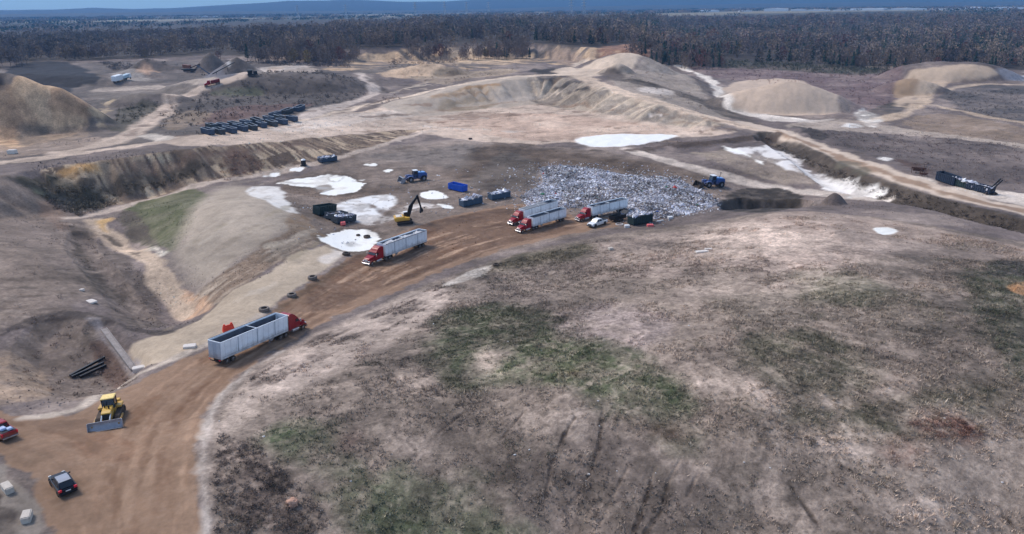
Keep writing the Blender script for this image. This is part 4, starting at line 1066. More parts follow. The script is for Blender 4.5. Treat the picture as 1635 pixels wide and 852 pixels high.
# clods and stones lying about on all the worked ground
def clods(q, size, g, spread=.45):
    n = len(q); base = gcol(q[:, 0], q[:, 1])
    O = np.array([(1, 0, -.2), (-.5, .87, -.2), (-.5, -.87, -.2), (0, 0, .75)], float)
    F = np.array([(0, 1, 3), (1, 2, 3), (2, 0, 3)])
    V = O[None] * (.6 + .8 * g.random((n, 4, 1))) * (size * (.4 + 1.2 * g.random(n) ** 3))[:, None, None]
    a = g.random(n) * 6.28; ca, sa = np.cos(a)[:, None], np.sin(a)[:, None]
    X = np.stack([V[..., 0] * ca - V[..., 1] * sa + q[:, 0][:, None], V[..., 0] * sa + V[..., 1] * ca + q[:, 1][:, None], V[..., 2] + hz(q[:, 0], q[:, 1])[:, None]], -1)
    c = base * 1.25 * np.exp(g.normal(0, spread, (n, 1)))
    return X[:, F].reshape(-1, 3, 3), np.repeat(np.clip(c, 0, .7), 3, 0)
g = np.random.default_rng(321)
TT, CC = [], []
for pts, n, sz in (([(0, 300), (120, 340), (300, 300), (480, 262), (520, 300), (470, 380), (540, 400), (420, 495), (240, 590), (60, 660), (0, 650)], 15000, .30),
                   ([(480, 280), (640, 230), (950, 238), (1150, 290), (1165, 330), (850, 390), (600, 445), (470, 335)], 7000, .34),
                   ([(0, 268), (300, 238), (560, 214), (650, 208), (600, 240), (420, 278), (140, 336)], 8000, .36),
                   ([(0, 240), (240, 205), (480, 190), (700, 140), (860, 118), (1000, 150), (1190, 200), (1090, 240), (700, 208), (0, 285)], 12000, .55),
                   ([(1090, 240), (1240, 205), (1640, 335), (1640, 400), (1300, 340), (1150, 300)], 9000, .36),
                   ([(1240, 205), (1630, 140), (1630, 330)], 7000, .55),
                   ([(0, 660), (170, 630), (420, 505), (560, 410), (850, 330), (960, 355), (700, 440), (480, 535), (330, 650), (320, 851), (60, 851)], 1200, .12),
                   ([(345, 850), (345, 665), (390, 612), (490, 548), (705, 452), (800, 420), (950, 384), (1160, 358), (1300, 345), (1634, 395), (1634, 851)], 26000, .13)):
    q = inpoly(pts, n, g)
    _a = np.clip(((np.arctan2(q[:, 0], q[:, 1]) - az_d[0]) / (az_d[1] - az_d[0])).round().astype(int), 0, ND - 1); _k = np.clip(np.searchsorted(r_all, np.hypot(q[:, 0], q[:, 1])), 0, NR - 1)
    q = q[(RUG[_k * NA + _a] > .3) & (fbm(q[:, 0], q[:, 1], 18, 333, 3) > .55)]
    T, C = clods(q, sz * .62, g, .2)
    TT.append(T); CC.append(C)
soup('clods', np.vstack(TT), np.vstack(CC), M('earth clods', None, .95, var=.15, scale=1.0, attr='world', spec=.1), kind='stuff')
# ------------------------------------------------------------------ mesh helpers for the machines
class MB:
    def __init__(self): self.bm = bmesh.new()
    def _add(self, vs, fs, bev=0):
        v = [self.bm.verts.new(p) for p in vs]
        f = [self.bm.faces.new([v[i] for i in q]) for q in fs]
        if bev:
            ed = list({e for q in f for e in q.edges})
            bmesh.ops.bevel(self.bm, geom=ed, offset=bev, segments=1, affect='EDGES', profile=.6)
        return self
    def box(self, c, s, rz=0, ry=0, bev=0, taper=1.0):
        hx, hy, hz_ = s[0] / 2, s[1] / 2, s[2] / 2
        M_ = Matrix.Translation(c) @ Matrix.Rotation(rz, 4, 'Z') @ Matrix.Rotation(ry, 4, 'Y')
        V = [M_ @ Vector((x * hx * (taper if z > 0 else 1), y * hy * (taper if z > 0 else 1), z * hz_)) for x, y, z in
             ((-1, -1, -1), (1, -1, -1), (1, 1, -1), (-1, 1, -1), (-1, -1, 1), (1, -1, 1), (1, 1, 1), (-1, 1, 1))]
        return self._add(V, [(3, 2, 1, 0), (4, 5, 6, 7), (0, 1, 5, 4), (1, 2, 6, 5), (2, 3, 7, 6), (3, 0, 4, 7)], bev)
    def prism(self, prof, y0, y1, bev=0, nar=None):
        """outline in x,z swept across y; nar = {index: half width} narrows single outline points"""
        n = len(prof); ym = (y0 + y1) / 2; hw = abs(y1 - y0) / 2
        w_ = [(nar or {}).get(i, hw) for i in range(n)]
        V = [Vector((p[0], ym - w_[i], p[1])) for i, p in enumerate(prof)] + [Vector((p[0], ym + w_[i], p[1])) for i, p in enumerate(prof)]
        F = [tuple(range(n)), tuple(range(2 * n - 1, n - 1, -1))] + [(i, i + n, (i + 1) % n + n, (i + 1) % n) for i in range(n)]
        self._add(V, F, bev)
        return self
    def tube(self, a, b, r0, r1=None, n=12, cap=True):
        r1 = r0 if r1 is None else r1
        a, b = Vector(a), Vector(b); d = (b - a).normalized()
        s = d.orthogonal().normalized(); q = d.cross(s)
        V = [a + (s * math.cos(t) + q * math.sin(t)) * r0 for t in [i * 2 * math.pi / n for i in range(n)]] + [b + (s * math.cos(t) + q * math.sin(t)) * r1 for t in [i * 2 * math.pi / n for i in range(n)]]
        F = [(i, (i + 1) % n, (i + 1) % n + n, i + n) for i in range(n)]
        if cap: F += [tuple(range(n - 1, -1, -1)), tuple(range(n, 2 * n))]
        return self._add(V, F)
    def ring(self, c, axis, R0, R1, w, n=20):
        """tyre: outer radius R0, inner R1, width w, hollow middle"""
        c = Vector(c); d = Vector(axis).normalized(); s = d.orthogonal().normalized(); q = d.cross(s)
        pr = [(R1, -w / 2), (R0 * .93, -w / 2), (R0, -w * .3), (R0, w * .3), (R0 * .93, w / 2), (R1, w / 2)]
        V = []
        for i in range(n):
            t = i * 2 * math.pi / n; u = s * math.cos(t) + q * math.sin(t)
            V += [c + u * r + d * h for r, h in pr]
        m = len(pr)
        F = [(i * m + k, ((i + 1) % n) * m + k, ((i + 1) % n) * m + (k + 1) % m, i * m + (k + 1) % m) for i in range(n) for k in range(m)]
        return self._add(V, F)
    def quad(self, pts): return self._add([Vector(p) for p in pts], [tuple(range(len(pts)))])
    def done(self, name, m, parent=None, **props):
        bmesh.ops.recalc_face_normals(self.bm, faces=self.bm.faces)
        me = bpy.data.meshes.new(name); self.bm.to_mesh(me); self.bm.free()
        return link(name, me, m, parent, **props)

def thing(name, label, cat, group=None):
    e = link(name, None, label=label, category=cat)
    if group: e['group'] = group
    return e
def kids(o): return [c for c in COL.objects if c.parent == o]
CHILD = {}
def dup(root, label, group=None):
    r = root.copy(); COL.objects.link(r); r['label'] = label
    if group: r['group'] = group
    for ch in [c for c in COL.objects if c.parent == root]:
        c = ch.copy(); COL.objects.link(c); c.parent = r
        for g_ in [k for k in COL.objects if k.parent == ch]:
            d = g_.copy(); COL.objects.link(d); d.parent = c
    return r
def place(o, rear, front, half, scale=None, lift=0.0, maxs=1.12):
    """stand a thing (nose along +X) between the ground points of its rear and its front"""
    a = hit(*rear); b = hit(*front)
    L = math.hypot(b[0] - a[0], b[1] - a[1])
    yaw = math.atan2(b[1] - a[1], b[0] - a[0])
    s = scale if scale else min(max(L / (2 * half), 1 / maxs), maxs)
    cx, cy = (a[0] + b[0]) / 2, (a[1] + b[1]) / 2
    ux, uy = math.cos(yaw), math.sin(yaw)
    zf = hz1(cx + ux * half * .8, cy + uy * half * .8); zr = hz1(cx - ux * half * .8, cy - uy * half * .8)
    zl = hz1(cx - uy * 1.1, cy + ux * 1.1); zri = hz1(cx + uy * 1.1, cy - ux * 1.1)
    pit = math.atan2(zf - zr, 1.6 * half); rol = max(-.05, min(.05, math.atan2(zl - zri, 2.2)))
    o.location = (cx, cy, max((zf + zr) / 2, hz1(cx, cy) - .15) + lift); o.rotation_mode = 'XYZ'
    o.rotation_euler = (rol, -pit, yaw); o.scale = (s, s, s)
    print('PLACE', o.name, 'len %.1f want %.1f' % (L, 2 * half), 'loc %.0f %.0f %.1f' % tuple(o.location))
    return o
def stand(o, px, py, rz=0.0, s=1.0, lift=0.0):
    x, y = hit(px, py); o.location = (x, y, hz1(x, y) + lift); o.rotation_euler = (0, 0, rz); o.scale = (s, s, s); return o

RED = M('red truck paint', (146, 16, 30), .3, .0, .12, 1.5)
ALU = M('brushed trailer aluminium', (232, 238, 244), .5, .05, .12, .45)
ALUD = M('worn aluminium ribs', (168, 178, 190), .5, .1, .1, 1)
INNER = M('dark trailer inside', (92, 98, 110), .7, .1, .25, .6)  # inside faces coloured darker than the outer walls
STEEL = M('dark chassis steel', (42, 42, 46), .6, .3, .2, 2)
RUBBER = M('tyre rubber', (38, 37, 38), .85, 0, .2, 4)
DUSTY = M('dusty old rubber', (112, 104, 98), .9, 0, .25, 3)
CHROME = M('bright chrome', (206, 208, 212), .25, .7, .05, 1)
GLASS = M('dark glass', (30, 34, 42), .12, 0, .1, 1, spec=.6)
LAMP = M('headlamp glass', (236, 236, 232), .2, 0, .05, 1)
TAIL = M('red tail lamp', (224, 40, 56), .3, 0, .05, 1)
YELLOW = M('machine yellow', (206, 162, 66), .45, 0, .12, 1.5)
PALEY = M('pale yellow roof', (238, 208, 130), .5, 0, .1, 1.5)  # lighter yellow for the cab roof alone
TRACK = M('muddy track steel', (74, 64, 58), .8, .2, .3, 3)
BLADE = M('worn blade steel', (150, 152, 160), .45, .4, .18, 1.2)
BLUE = M('loader blue', (38, 84, 150), .45, 0, .15, 1.2)
PALEB = M('pale blue hood', (112, 160, 216), .5, 0, .12, 1.2)  # lighter blue for the hood top alone
DBLUE = M('dark blue paint', (40, 62, 96), .5, 0, .2, 1.2)
WHITEP = M('white paint', (228, 230, 232), .35, 0, .05, 1)
OFFW = M('chalky white', (214, 206, 198), .8, 0, .12, 2)
BLACK = M('black paint', (24, 24, 27), .4, .1, .15, 1.5)
CARB = M('dark navy car paint', (30, 32, 42), .25, .2, .1, 1)
SILV = M('grey glass roof', (150, 152, 160), .25, .2, .08, 1)
RUST = M('rusty steel', (92, 64, 54), .85, .2, .35, 2)
CONT_G = M('dark green container paint', (38, 54, 54), .6, .1, .3, 1)
CONT_D = M('charcoal container paint', (66, 72, 78), .6, .1, .3, 1)
CONT_S = M('slate blue container paint', (70, 88, 108), .6, .1, .25, 1)
CONT_B = M('bright blue container paint', (22, 84, 190), .45, 0, .12, 1)
CONT_N = M('navy container paint', (66, 80, 100), .6, .1, .25, 1)
ORANGE = M('orange plastic', (226, 70, 44), .5, 0, .1, 1.5)
PINK = M('faded red plastic', (224, 110, 110), .6, 0, .12, 1.5)
STONE = M('pale concrete', (196, 186, 174), .85, 0, .15, 2.5, .2)
TARP = M('grey mesh tarpaulin', (120, 124, 130), .85, 0, .15, 1.2)
LIGHTLOAD = M('pale load', (190, 190, 192), .9, 0, .3, 1.5)

def add_mud(m, z0, z1, amt=.75):
    """road mud splashed up the lower panels"""
    n = m.node_tree.nodes; l = m.node_tree.links; b = n['Principled BSDF']; src = b.inputs['Base Color'].links[0].from_socket
    tc = n.new('ShaderNodeTexCoord'); sx = n.new('ShaderNodeSeparateXYZ'); l.new(tc.outputs['Object'], sx.inputs[0])
    no = n.new('ShaderNodeTexNoise'); no.inputs['Scale'].default_value = 1.3; no.inputs['Detail'].default_value = 7; l.new(tc.outputs['Object'], no.inputs['Vector'])
    ad = n.new('ShaderNodeMath'); ad.operation = 'MULTIPLY_ADD'; ad.inputs[1].default_value = -1.6; l.new(no.outputs['Fac'], ad.inputs[0])
    a2 = n.new('ShaderNodeMath'); a2.operation = 'ADD'; a2.inputs[1].default_value = .8; l.new(sx.outputs[2], ad.inputs[2]); l.new(ad.outputs[0], a2.inputs[0])
    mr = n.new('ShaderNodeMapRange'); mr.inputs[1].default_value = z0; mr.inputs[2].default_value = z1; mr.inputs[3].default_value = amt; mr.inputs[4].default_value = 0; l.new(a2.outputs[0], mr.inputs[0])
    mx = n.new('ShaderNodeMix'); mx.data_type = 'RGBA'; l.new(mr.outputs[0], mx.inputs[0]); l.new(src, mx.inputs[6]); c = lin((122, 100, 82)); mx.inputs[7].default_value = (c[0], c[1], c[2], 1)
    l.new(mx.outputs[2], b.inputs['Base Color'])
add_mud(ALU, 1.1, 2.2, .6); add_mud(ALUD, 1.1, 2.4, .6); add_mud(RED, .5, 1.5, .6); add_mud(YELLOW, .4, 1.9, .7); add_mud(BLUE, .8, 2.4, .6); add_mud(CHROME, .3, 1.0, .6); add_mud(CARB, .2, .7, .5); add_mud(WHITEP, .3, 1.0, .4); add_mud(RUBBER, .2, 1.2, .5)

def wheel(parent, x, y, r, w, rim=True, side=1, m=RUBBER, rm=CHROME, hub=.58):
    t = MB(); t.ring((x, y, r), (0, 1, 0), r, r * hub, w, 18)
    o = t.done('wheel', m, parent)
    k = MB(); k.tube((x, y - w * .32, r), (x, y + w * .32, r), r * hub * .98, n=14)
    k.tube((x, y + side * w * .3, r), (x, y + side * w * .42, r), r * .24, n=10)
    k.done('rim', rm, o)
    return o

# ------------------------------------------------------------------ tractor and walking-floor trailer
def make_semi(label):
    t = thing('semi_truck', label, 'truck', 'red semi trucks with long open trailers')
    f = MB(); f.box((6.4, .38, .82), (8.2, .16, .26)); f.box((6.4, -.38, .82), (8.2, .16, .26)); f.box((4.2, 0, 1.02), (1.4, 1.0, .16)); f.box((4.2, 0, .55), (2.4, 1.9, .14)); f.box((9.6, 0, .52), (.14, 1.9, .14))
    f.done('chassis', STEEL, t)
    c = MB(); c.prism([(5.7, .95), (5.7, 3.72), (6.05, 3.92), (6.7, 3.95), (7.5, 3.55), (8.0, 2.98), (8.62, 2.2), (8.62, .95)], -1.18, 1.18, .06, nar={2: 1.05, 3: 1.0, 4: 1.02})
    cab = c.done('cab', RED, t)
    g_ = MB(); g_.prism([(8.05, 2.93), (8.13, 2.95), (8.66, 2.27), (8.60, 2.24)], -1.02, 1.02)
    g_.done('windshield', GLASS, cab)
    v = MB(); v.prism([(7.62, 3.06), (8.0, 2.98), (8.3, 2.78), (8.18, 2.92), (7.6, 3.2)], -1.12, 1.12); v.done('sun_visor', RED, cab)
    for s in (-1, 1):
        d = MB(); d.box((7.95, s * 1.19, 1.62), (1.05, .04, 1.15), bev=.02); dr = d.done('door', RED, cab)
        q = MB(); q.prism([(7.5, 2.2), (8.45, 2.2), (8.02, 2.74), (7.5, 2.74)], s * 1.19, s * 1.215); q.done('side_window', GLASS, cab)
        m_ = MB(); m_.box((8.5, s * 1.48, 2.35), (.16, .2, .62), bev=.03); m_.tube((8.35, s * 1.18, 2.5), (8.5, s * 1.45, 2.5), .03, n=6); m_.done('mirror', CHROME, cab)
        st = MB(); st.tube((5.62, s * .98, 1.0), (5.62, s * .98, 3.9), .09, n=10); st.done('exhaust_stack', CHROME, t)
        ft = MB(); ft.tube((6.55, s * .98, .78), (8.2, s * .98, .78), .34, n=16); ft.done('fuel_tank', CHROME, t)
        sp = MB(); sp.box((7.4, s * 1.16, .62), (1.5, .3, .1)); sp.box((7.4, s * 1.2, 1.0), (1.5, .1, .08)); sp.done('step', ALUD, t)
        ff = MB(); ff.prism([(8.95, 1.0), (9.1, 1.3), (9.5, 1.42), (10.0, 1.38), (10.45, 1.1), (10.62, .7), (10.3, .7), (10.1, 1.0), (9.6, 1.12), (9.15, .98)], s * .82, s * 1.2, .02); ff.done('front_fender', RED, t)
        hl = MB(); hl.box((10.48, s * .86, 1.14), (.26, .34, .26), bev=.05); hl.done('headlight', LAMP, t)
        mf = MB(); mf.box((2.6, s * .9, .62), (.05, .6, .7)); mf.done('mud_flap', BLACK, t)
    h = MB(); h.prism([(8.55, .95), (8.55, 2.18), (9.4, 2.02), (10.3, 1.78), (10.52, 1.5), (10.52, .85)], -1.0, 1.0, .07, nar={3: .78, 4: .76, 5: .8}); hd = h.done('hood', RED, t)
    g_ = MB(); g_.box((10.54, 0, 1.22), (.06, 1.1, .72), bev=.02)
    for i in range(5): g_.box((10.58, 0, .96 + i * .13), (.03, 1.0, .04))
    g_.done('grille', CHROME, hd)
    b = MB(); b.prism([(10.45, .38), (10.45, .8), (10.72, .78), (10.78, .6), (10.72, .38)], -1.18, 1.18, .03); b.done('front_bumper', CHROME, t)
    for x in (9.62,):
        for s in (-1, 1): wheel(t, x, s * 1.0, .52, .3, side=s)
    for x in (3.55, 4.88):
        for s in (-1, 1): wheel(t, x, s * .98, .52, .56, side=s)
    for x in (-9.2, -7.9):
        for s in (-1, 1): wheel(t, x, s * .98, .52, .56, side=s)
    # trailer: an open-topped box with real walls
    x0, x1, z0, z1, hw, th = -10.6, 5.2, 1.2, 4.1, 1.3, .07
    w_ = MB()
    w_.box(((x0 + x1) / 2, hw - th / 2, (z0 + z1) / 2), (x1 - x0, th, z1 - z0)); w_.box(((x0 + x1) / 2, -hw + th / 2, (z0 + z1) / 2), (x1 - x0, th, z1 - z0))
    w_.box((x1 - th / 2, 0, (z0 + z1) / 2), (th, 2 * hw - 2 * th - .004, z1 - z0))
    w_.box(((x0 + x1) / 2, 0, z0 + .05), (x1 - x0 - 2 * th - .004, 2 * hw - 2 * th - .004, .1))
    box = w_.done('trailer_box', ALU, t)
    li = MB(); li.box((-2.7, hw - th - .012, 2.65), (15.4, .02, 2.6)); li.box((-2.7, -hw + th + .012, 2.65), (15.4, .02, 2.6)); li.box((-2.7, 0, z0 + .12), (15.4, 2.3, .03)); li.done('lining', INNER, box)
    r_ = MB()
    for s in (-1, 1):
        r_.box(((x0 + x1) / 2, s * (hw + .02), z1 + .02), (x1 - x0, .14, .12), bev=.02); r_.box(((x0 + x1) / 2, s * (hw + .015), z0 + .06), (x1 - x0, .05, .2))
    r_.box((x1, 0, z1 + .02), (.12, 2 * hw - .1, .115)); r_.box((x0, 0, z1 + .02), (.12, 2 * hw - .1, .115)); r_.done('top_rail', ALU, box)
    for s in (-1, 1):
        p = MB(); p.box((-2.7, s * (hw + .008), 1.5), (15.0, .016, .06))
        for x in (-6.8, -2.4, 1.9): p.box((x, s * (hw + .012), 2.68), (.2, .03, 2.5))
        for i in range(12): p.box((x0 + .9 + i * 1.25, s * (hw + .004), 2.68), (.03, .01, 2.6))
        p.done('side_posts', ALUD, box)
    cb = MB(); cb.box((-2.4, 0, z1 - .02), (.12, 2 * hw - .2, .08)); cb.done('cross_bar', ALU, box)
    for s in (-1, 1):
        d = MB(); d.box((x0 - .03, s * .64, 2.65), (.06, 1.24, 2.84), bev=.01)
        for i in range(3): d.box((x0 - .075, s * .64, 1.7 + i * .95), (.03, 1.1, .06))
        d.box((x0 - .08, s * .25, 2.6), (.05, .05, 2.5)); d.done('rear_door', ALUD, box)
        tl = MB(); tl.box((x0 - .1, s * 1.05, 1.06), (.05, .3, .12)); tl.done('tail_light', TAIL, t)
        lg = MB(); lg.box((1.0, s * .8, .72), (.14, .14, .95)); lg.box((1.0, s * .8, .24), (.3, .26, .04)); lg.prism([(.4, 1.18), (1.9, 1.18), (1.25, .62), (.95, .62)], s * 1.12, s * 1.2); lg.done('landing_leg', ALUD, t)
    u = MB(); u.box((-8.5, .45, .95), (3.6, .12, .4)); u.box((-8.5, -.45, .95), (3.6, .12, .4)); u.box((-9.2, 0, .52), (.13, 1.9, .13)); u.box((-7.9, 0, .52), (.13, 1.9, .13)); u.box((x0 + .05, 0, .75), (.1, 2.3, .12)); u.box((-3, 0, 1.12), (15, .9, .14))
    u.done('trailer_frame', STEEL, t)
    rt = MB(); rt.tube((x0 + .2, hw + .12, z1 + .06), (x1 - .2, hw + .12, z1 + .06), .09, n=8); rt.done('rolled_tarp', TARP, box)
    return t
semi = make_semi('red semi truck pulling an empty open trailer past the orange barrier and old tyres')
place(semi, (343, 584), (483, 522), 10.7)
s2 = dup(semi, 'red semi truck rolling alone on the brown haul road below the yellow excavator')
place(s2, (676, 390), (584, 424), 10.7)
s4 = dup(semi, 'nearer of the two red semi trucks parked side by side left of the waste heap')
place(s4, (900, 350), (827, 372), 10.7)
s3 = dup(semi, 'farther of the two red semi trucks parked side by side, half hidden behind its neighbour')
place(s3, (886, 338), (814, 360), 10.7)
s5 = dup(semi, 'red semi truck backed up to the waste heap behind the white pickup')
place(s5, (998, 334), (921, 354), 10.7)
def load(parent_truck, x0, x1, zt, m, seed, nm='load'):
    """a heaped load seen over the rim of one trailer"""
    b = [c for c in COL.objects if c.parent == parent_truck and c.name.startswith('trailer_box')][0]
    g = random.Random(seed); bm = bmesh.new(); nx, ny = 26, 6
    V = [[bm.verts.new((x0 + (x1 - x0) * i / nx, -1.15 + 2.3 * j / ny, zt + (g.uniform(-.18, .18) if 0 < j < ny else -.15) + .2 * math.sin(i * .7))) for j in range(ny + 1)] for i in range(nx + 1)]
    for i in range(nx):
        for j in range(ny): bm.faces.new((V[i][j], V[i + 1][j], V[i + 1][j + 1], V[i][j + 1]))
    me = bpy.data.meshes.new(nm); bm.to_mesh(me); bm.free(); link(nm, me, m, b)
def deck(parent_truck, x0, x1, m):
    b = [c for c in COL.objects if c.parent == parent_truck and c.name.startswith('trailer_box')][0]
    q = MB(); n = 10
    for i in range(n):
        xa, xb = x0 + (x1 - x0) * i / n, x0 + (x1 - x0) * (i + 1) / n
        q.quad([(xa, -1.24, 4.19), (xb, -1.24, 4.19), (xb, 0, 4.19 - .12), (xa, 0, 4.19 - .12)]); q.quad([(xa, 0, 4.07), (xb, 0, 4.07), (xb, 1.24, 4.19), (xa, 1.24, 4.19)])
    q.done('mesh_tarp', m, b)
load(s2, -10.3, 4.9, 3.75, LIGHTLOAD, 3)
deck(s3, -6, 5.0, TARP)
load(s5, -10.3, 4.9, 3.6, TARP, 5)

# ------------------------------------------------------------------ pickups and the car
def make_pickup(name, label, paint_m, cat='pickup'):
    t = thing(name, label, cat)
    b = MB(); b.prism([(-2.9, .55), (-2.9, 1.18), (-.75, 1.2), (1.35, 1.2), (2.55, 1.08), (2.88, .95), (2.9, .5), (2.4, .42), (-2.5, .42)], -.98, .98, .06, nar={4: .9, 5: .84})
    body = b.done('body', paint_m, t)
    c = MB(); c.prism([(-.95, 1.16), (-.85, 1.78), (-.6, 1.86), (.5, 1.86), (.75, 1.78), (1.5, 1.16)], -.9, .9, .05, nar={1: .74, 2: .72, 3: .72, 4: .74}); cab = c.done('cab', paint_m, t)
    g_ = MB(); g_.prism([(.8, 1.76), (.86, 1.78), (1.5, 1.24), (1.44, 1.2)], -.74, .74); g_.done('windshield', GLASS, cab)
    g_ = MB(); g_.prism([(-.97, 1.3), (-.9, 1.72), (-.86, 1.72), (-.93, 1.3)], -.66, .66); g_.done('rear_window', GLASS, cab)
    for s in (-1, 1):
        q = MB(); q.quad([(-.7, s * .895, 1.26), (.2, s * .895, 1.26), (.2, s * .765, 1.74), (-.62, s * .765, 1.74)]); q.done('side_window', GLASS, cab)
        q = MB(); q.quad([(.28, s * .895, 1.26), (1.2, s * .895, 1.26), (.72, s * .765, 1.72), (.28, s * .765, 1.74)]); q.done('side_window', GLASS, cab)
        d = MB(); d.box((.3, s * .985, .86), (1.9, .02, .58)); dd = d.done('door', paint_m, body)
        hd = MB(); hd.box((-.4, s * 1.0, 1.02), (.18, .03, .05)); hd.done('handle', BLACK, dd)
        hl = MB(); hl.box((2.78, s * .72, .92), (.2, .3, .2), bev=.03); hl.done('headlight', LAMP, t)
        tl = MB(); tl.box((-2.9, s * .86, .98), (.06, .16, .36)); tl.done('tail_light', TAIL, t)
        m_ = MB(); m_.box((1.1, s * 1.1, 1.3), (.14, .2, .16), bev=.03); m_.done('mirror', BLACK, t)
        a = MB()
        for x in (-1.75, 1.85): a.tube((x, s * .96, .46), (x, s * 1.0, .46), .5, n=16)
        a.done('wheel_arch', BLACK, body)
        for x in (-1.75, 1.85): wheel(t, x, s * .9, .41, .27, side=s, rm=STEEL)
    q = MB(); q.box((-1.9, 0, 1.22), (1.75, 1.66, .03)); q.done('bed', BLACK, t)
    q = MB(); q.box((-2.92, 0, .92), (.05, 1.5, .5), bev=.01); q.done('tailgate', paint_m, t)
    q = MB(); q.box((2.92, 0, .82), (.05, 1.0, .3)); q.done('grille', BLACK, t)
    q = MB(); q.box((2.95, 0, .5), (.16, 1.9, .22), bev=.03); q.done('front_bumper', STEEL, t)
    q = MB(); q.box((-2.98, 0, .52), (.16, 1.8, .18), bev=.03); q.done('rear_bumper', CHROME, t)
    return t
wp = make_pickup('pickup_truck', 'white pickup truck with a black open bed in front of the red semi', WHITEP)
place(wp, (969, 355), (938, 365), 2.9, scale=1.22)
rp = make_pickup('pickup_truck', 'red pickup truck at the junction edge, pale sacks in its bed', RED)
place(rp, (18, 703), (-16, 684), 2.9, maxs=1.25)
q = MB(); q.box((-1.6, .2, 1.38), (.9, .7, .35), bev=.08); q.box((-2.3, -.3, 1.36), (.7, .6, .3), bev=.08)
o = q.done('cargo_bags', M('pale blue sacks', (176, 190, 220), .8, 0, .15, 2), rp)

car = thing('hatchback_car', 'dark navy hatchback with red tail lights driving across the brown junction', 'car')
b = MB(); b.prism([(-2.15, .45), (-2.2, .95), (-1.9, 1.02), (.9, 1.0), (1.9, .86), (2.2, .7), (2.2, .35), (-2.0, .3)], -.92, .92, .07, nar={4: .84, 5: .76}); body = b.done('body', CARB, car)
c = MB(); c.prism([(-2.05, .98), (-1.55, 1.48), (-.9, 1.56), (.1, 1.52), (1.05, .98)], -.82, .82, .05, nar={1: .64, 2: .64, 3: .64}); cab = c.done('cabin', CARB, car)
q = MB(); q.prism([(-1.5, 1.555), (-.9, 1.6), (.1, 1.56), (.1, 1.53), (-.9, 1.57), (-1.5, 1.52)], -.58, .58); q.done('roof', SILV, cab)
q = MB(); q.prism([(-2.06, 1.06), (-1.62, 1.48), (-1.58, 1.46), (-2.02, 1.04)], -.6, .6); q.done('rear_window', GLASS, cab)
q = MB(); q.prism([(.2, 1.5), (.24, 1.52), (1.02, 1.06), (.98, 1.02)], -.62, .62); q.done('windshield', GLASS, cab)
q = MB(); q.box((-2.21, 0, .72), (.03, .5, .12)); q.done('number_plate', WHITEP, car)
q = MB(); q.box((-2.18, 0, .42), (.16, 1.7, .22), bev=.03); q.done('rear_bumper', BLACK, car)
q = MB(); q.box((1.0, 0, 1.005), (1.2, 1.45, .02)); q.done('bonnet', CARB, body)
for s in (-1, 1):
    q = MB(); q.box((-2.12, s * .74, .86), (.18, .34, .26), bev=.03); q.done('tail_light', TAIL, car)
    q = MB(); q.box((2.1, s * .66, .7), (.2, .3, .14), bev=.03); q.done('headlight', LAMP, car)
    q = MB(); q.quad([(-1.5, s * .828, 1.04), (.85, s * .828, 1.04), (.08, s * .665, 1.46), (-1.3, s * .665, 1.46)]); q.done('side_window', GLASS, cab)
    q = MB(); q.box((.85, s * 1.0, 1.05), (.14, .2, .14), bev=.03); q.done('mirror', CARB, car)
    for x in (-1.3, 1.35): wheel(car, x, s * .84, .33, .22, side=s, rm=STEEL)
place(car, (110, 790), (93, 766), 2.2, scale=1.12)

# ------------------------------------------------------------------ bulldozer
dz = thing('bulldozer', 'yellow bulldozer with a worn steel blade standing at the haul road junction', 'bulldozer')
for s in (-1, 1):
    q = MB(); q.prism([(-2.2, .45), (-1.9, .95), (-.4, 1.12), (1.5, .9), (1.85, .5), (1.5, .08), (-1.8, .05)], s * .78, s * 1.42, .04); tk = q.done('track', TRACK, dz)
    q = MB(); q.box((-.1, s * 1.44, .48), (2.6, .05, .3), bev=.02)
    for x in (-1.7, 1.35): q.tube((x, s * 1.42, .5), (x, s * 1.48, .5), .34, n=12)
    q.done('track_frame', STEEL, tk)
    q = MB(); q.box((1.8, s * 1.55, .5), (2.8, .18, .28), ry=.05); q.done('push_arm', YELLOW, dz)
    q = MB(); q.box((-1.0, s * 1.1, 1.42), (1.5, .62, .3), bev=.04); q.done('fender', YELLOW, dz)
    q = MB(); q.tube((1.5, s * .5, 1.6), (3.1, s * .5, .7), .09, n=8); q.done('lift_cylinder', CHROME, dz)
q = MB(); q.prism([(-1.9, .5), (-1.9, 1.5), (.2, 1.5), (.2, .5)], -.78, .78); q.done('hull', YELLOW, dz)
q = MB(); q.prism([(.2, .6), (.2, 1.95), (1.5, 1.78), (2.0, 1.6), (2.05, .6)], -.58, .58, .06); hd = q.done('hood', YELLOW, dz)
q = MB(); q.box((2.07, 0, 1.1), (.04, .9, .8)); q.done('grille', STEEL, hd)
q = MB(); q.tube((.75, -.3, 1.75), (.75, -.3, 2.6), .07, n=8); q.done('exhaust', BLACK, hd)
q = MB(); q.tube((1.1, .25, 1.75), (1.1, .25, 2.2), .1, n=8); q.done('air_filter', BLACK, hd)
q = MB(); q.prism([(-1.35, 1.5), (-1.25, 2.75), (-.05, 2.75), (.35, 1.5)], -.72, .72, .04); cb = q.done('cab', GLASS, dz)
q = MB()
for x, y in ((-1.3, .72), (-1.3, -.72), (.05, .72), (.05, -.72)): q.box((x, y, 2.15), (.1, .1, 1.3))
q.done('cab_frame', BLACK, cb)
q = MB(); q.box((-.6, 0, 2.86), (1.75, 1.7, .16), bev=.06, taper=.94); q.done('roof', PALEY, cb)
q = MB(); q.prism([(-2.6, .9), (-2.6, 1.75), (-1.9, 1.75), (-1.9, .9)], -.95, .95, .06); q.done('fuel_tank', YELLOW, dz)
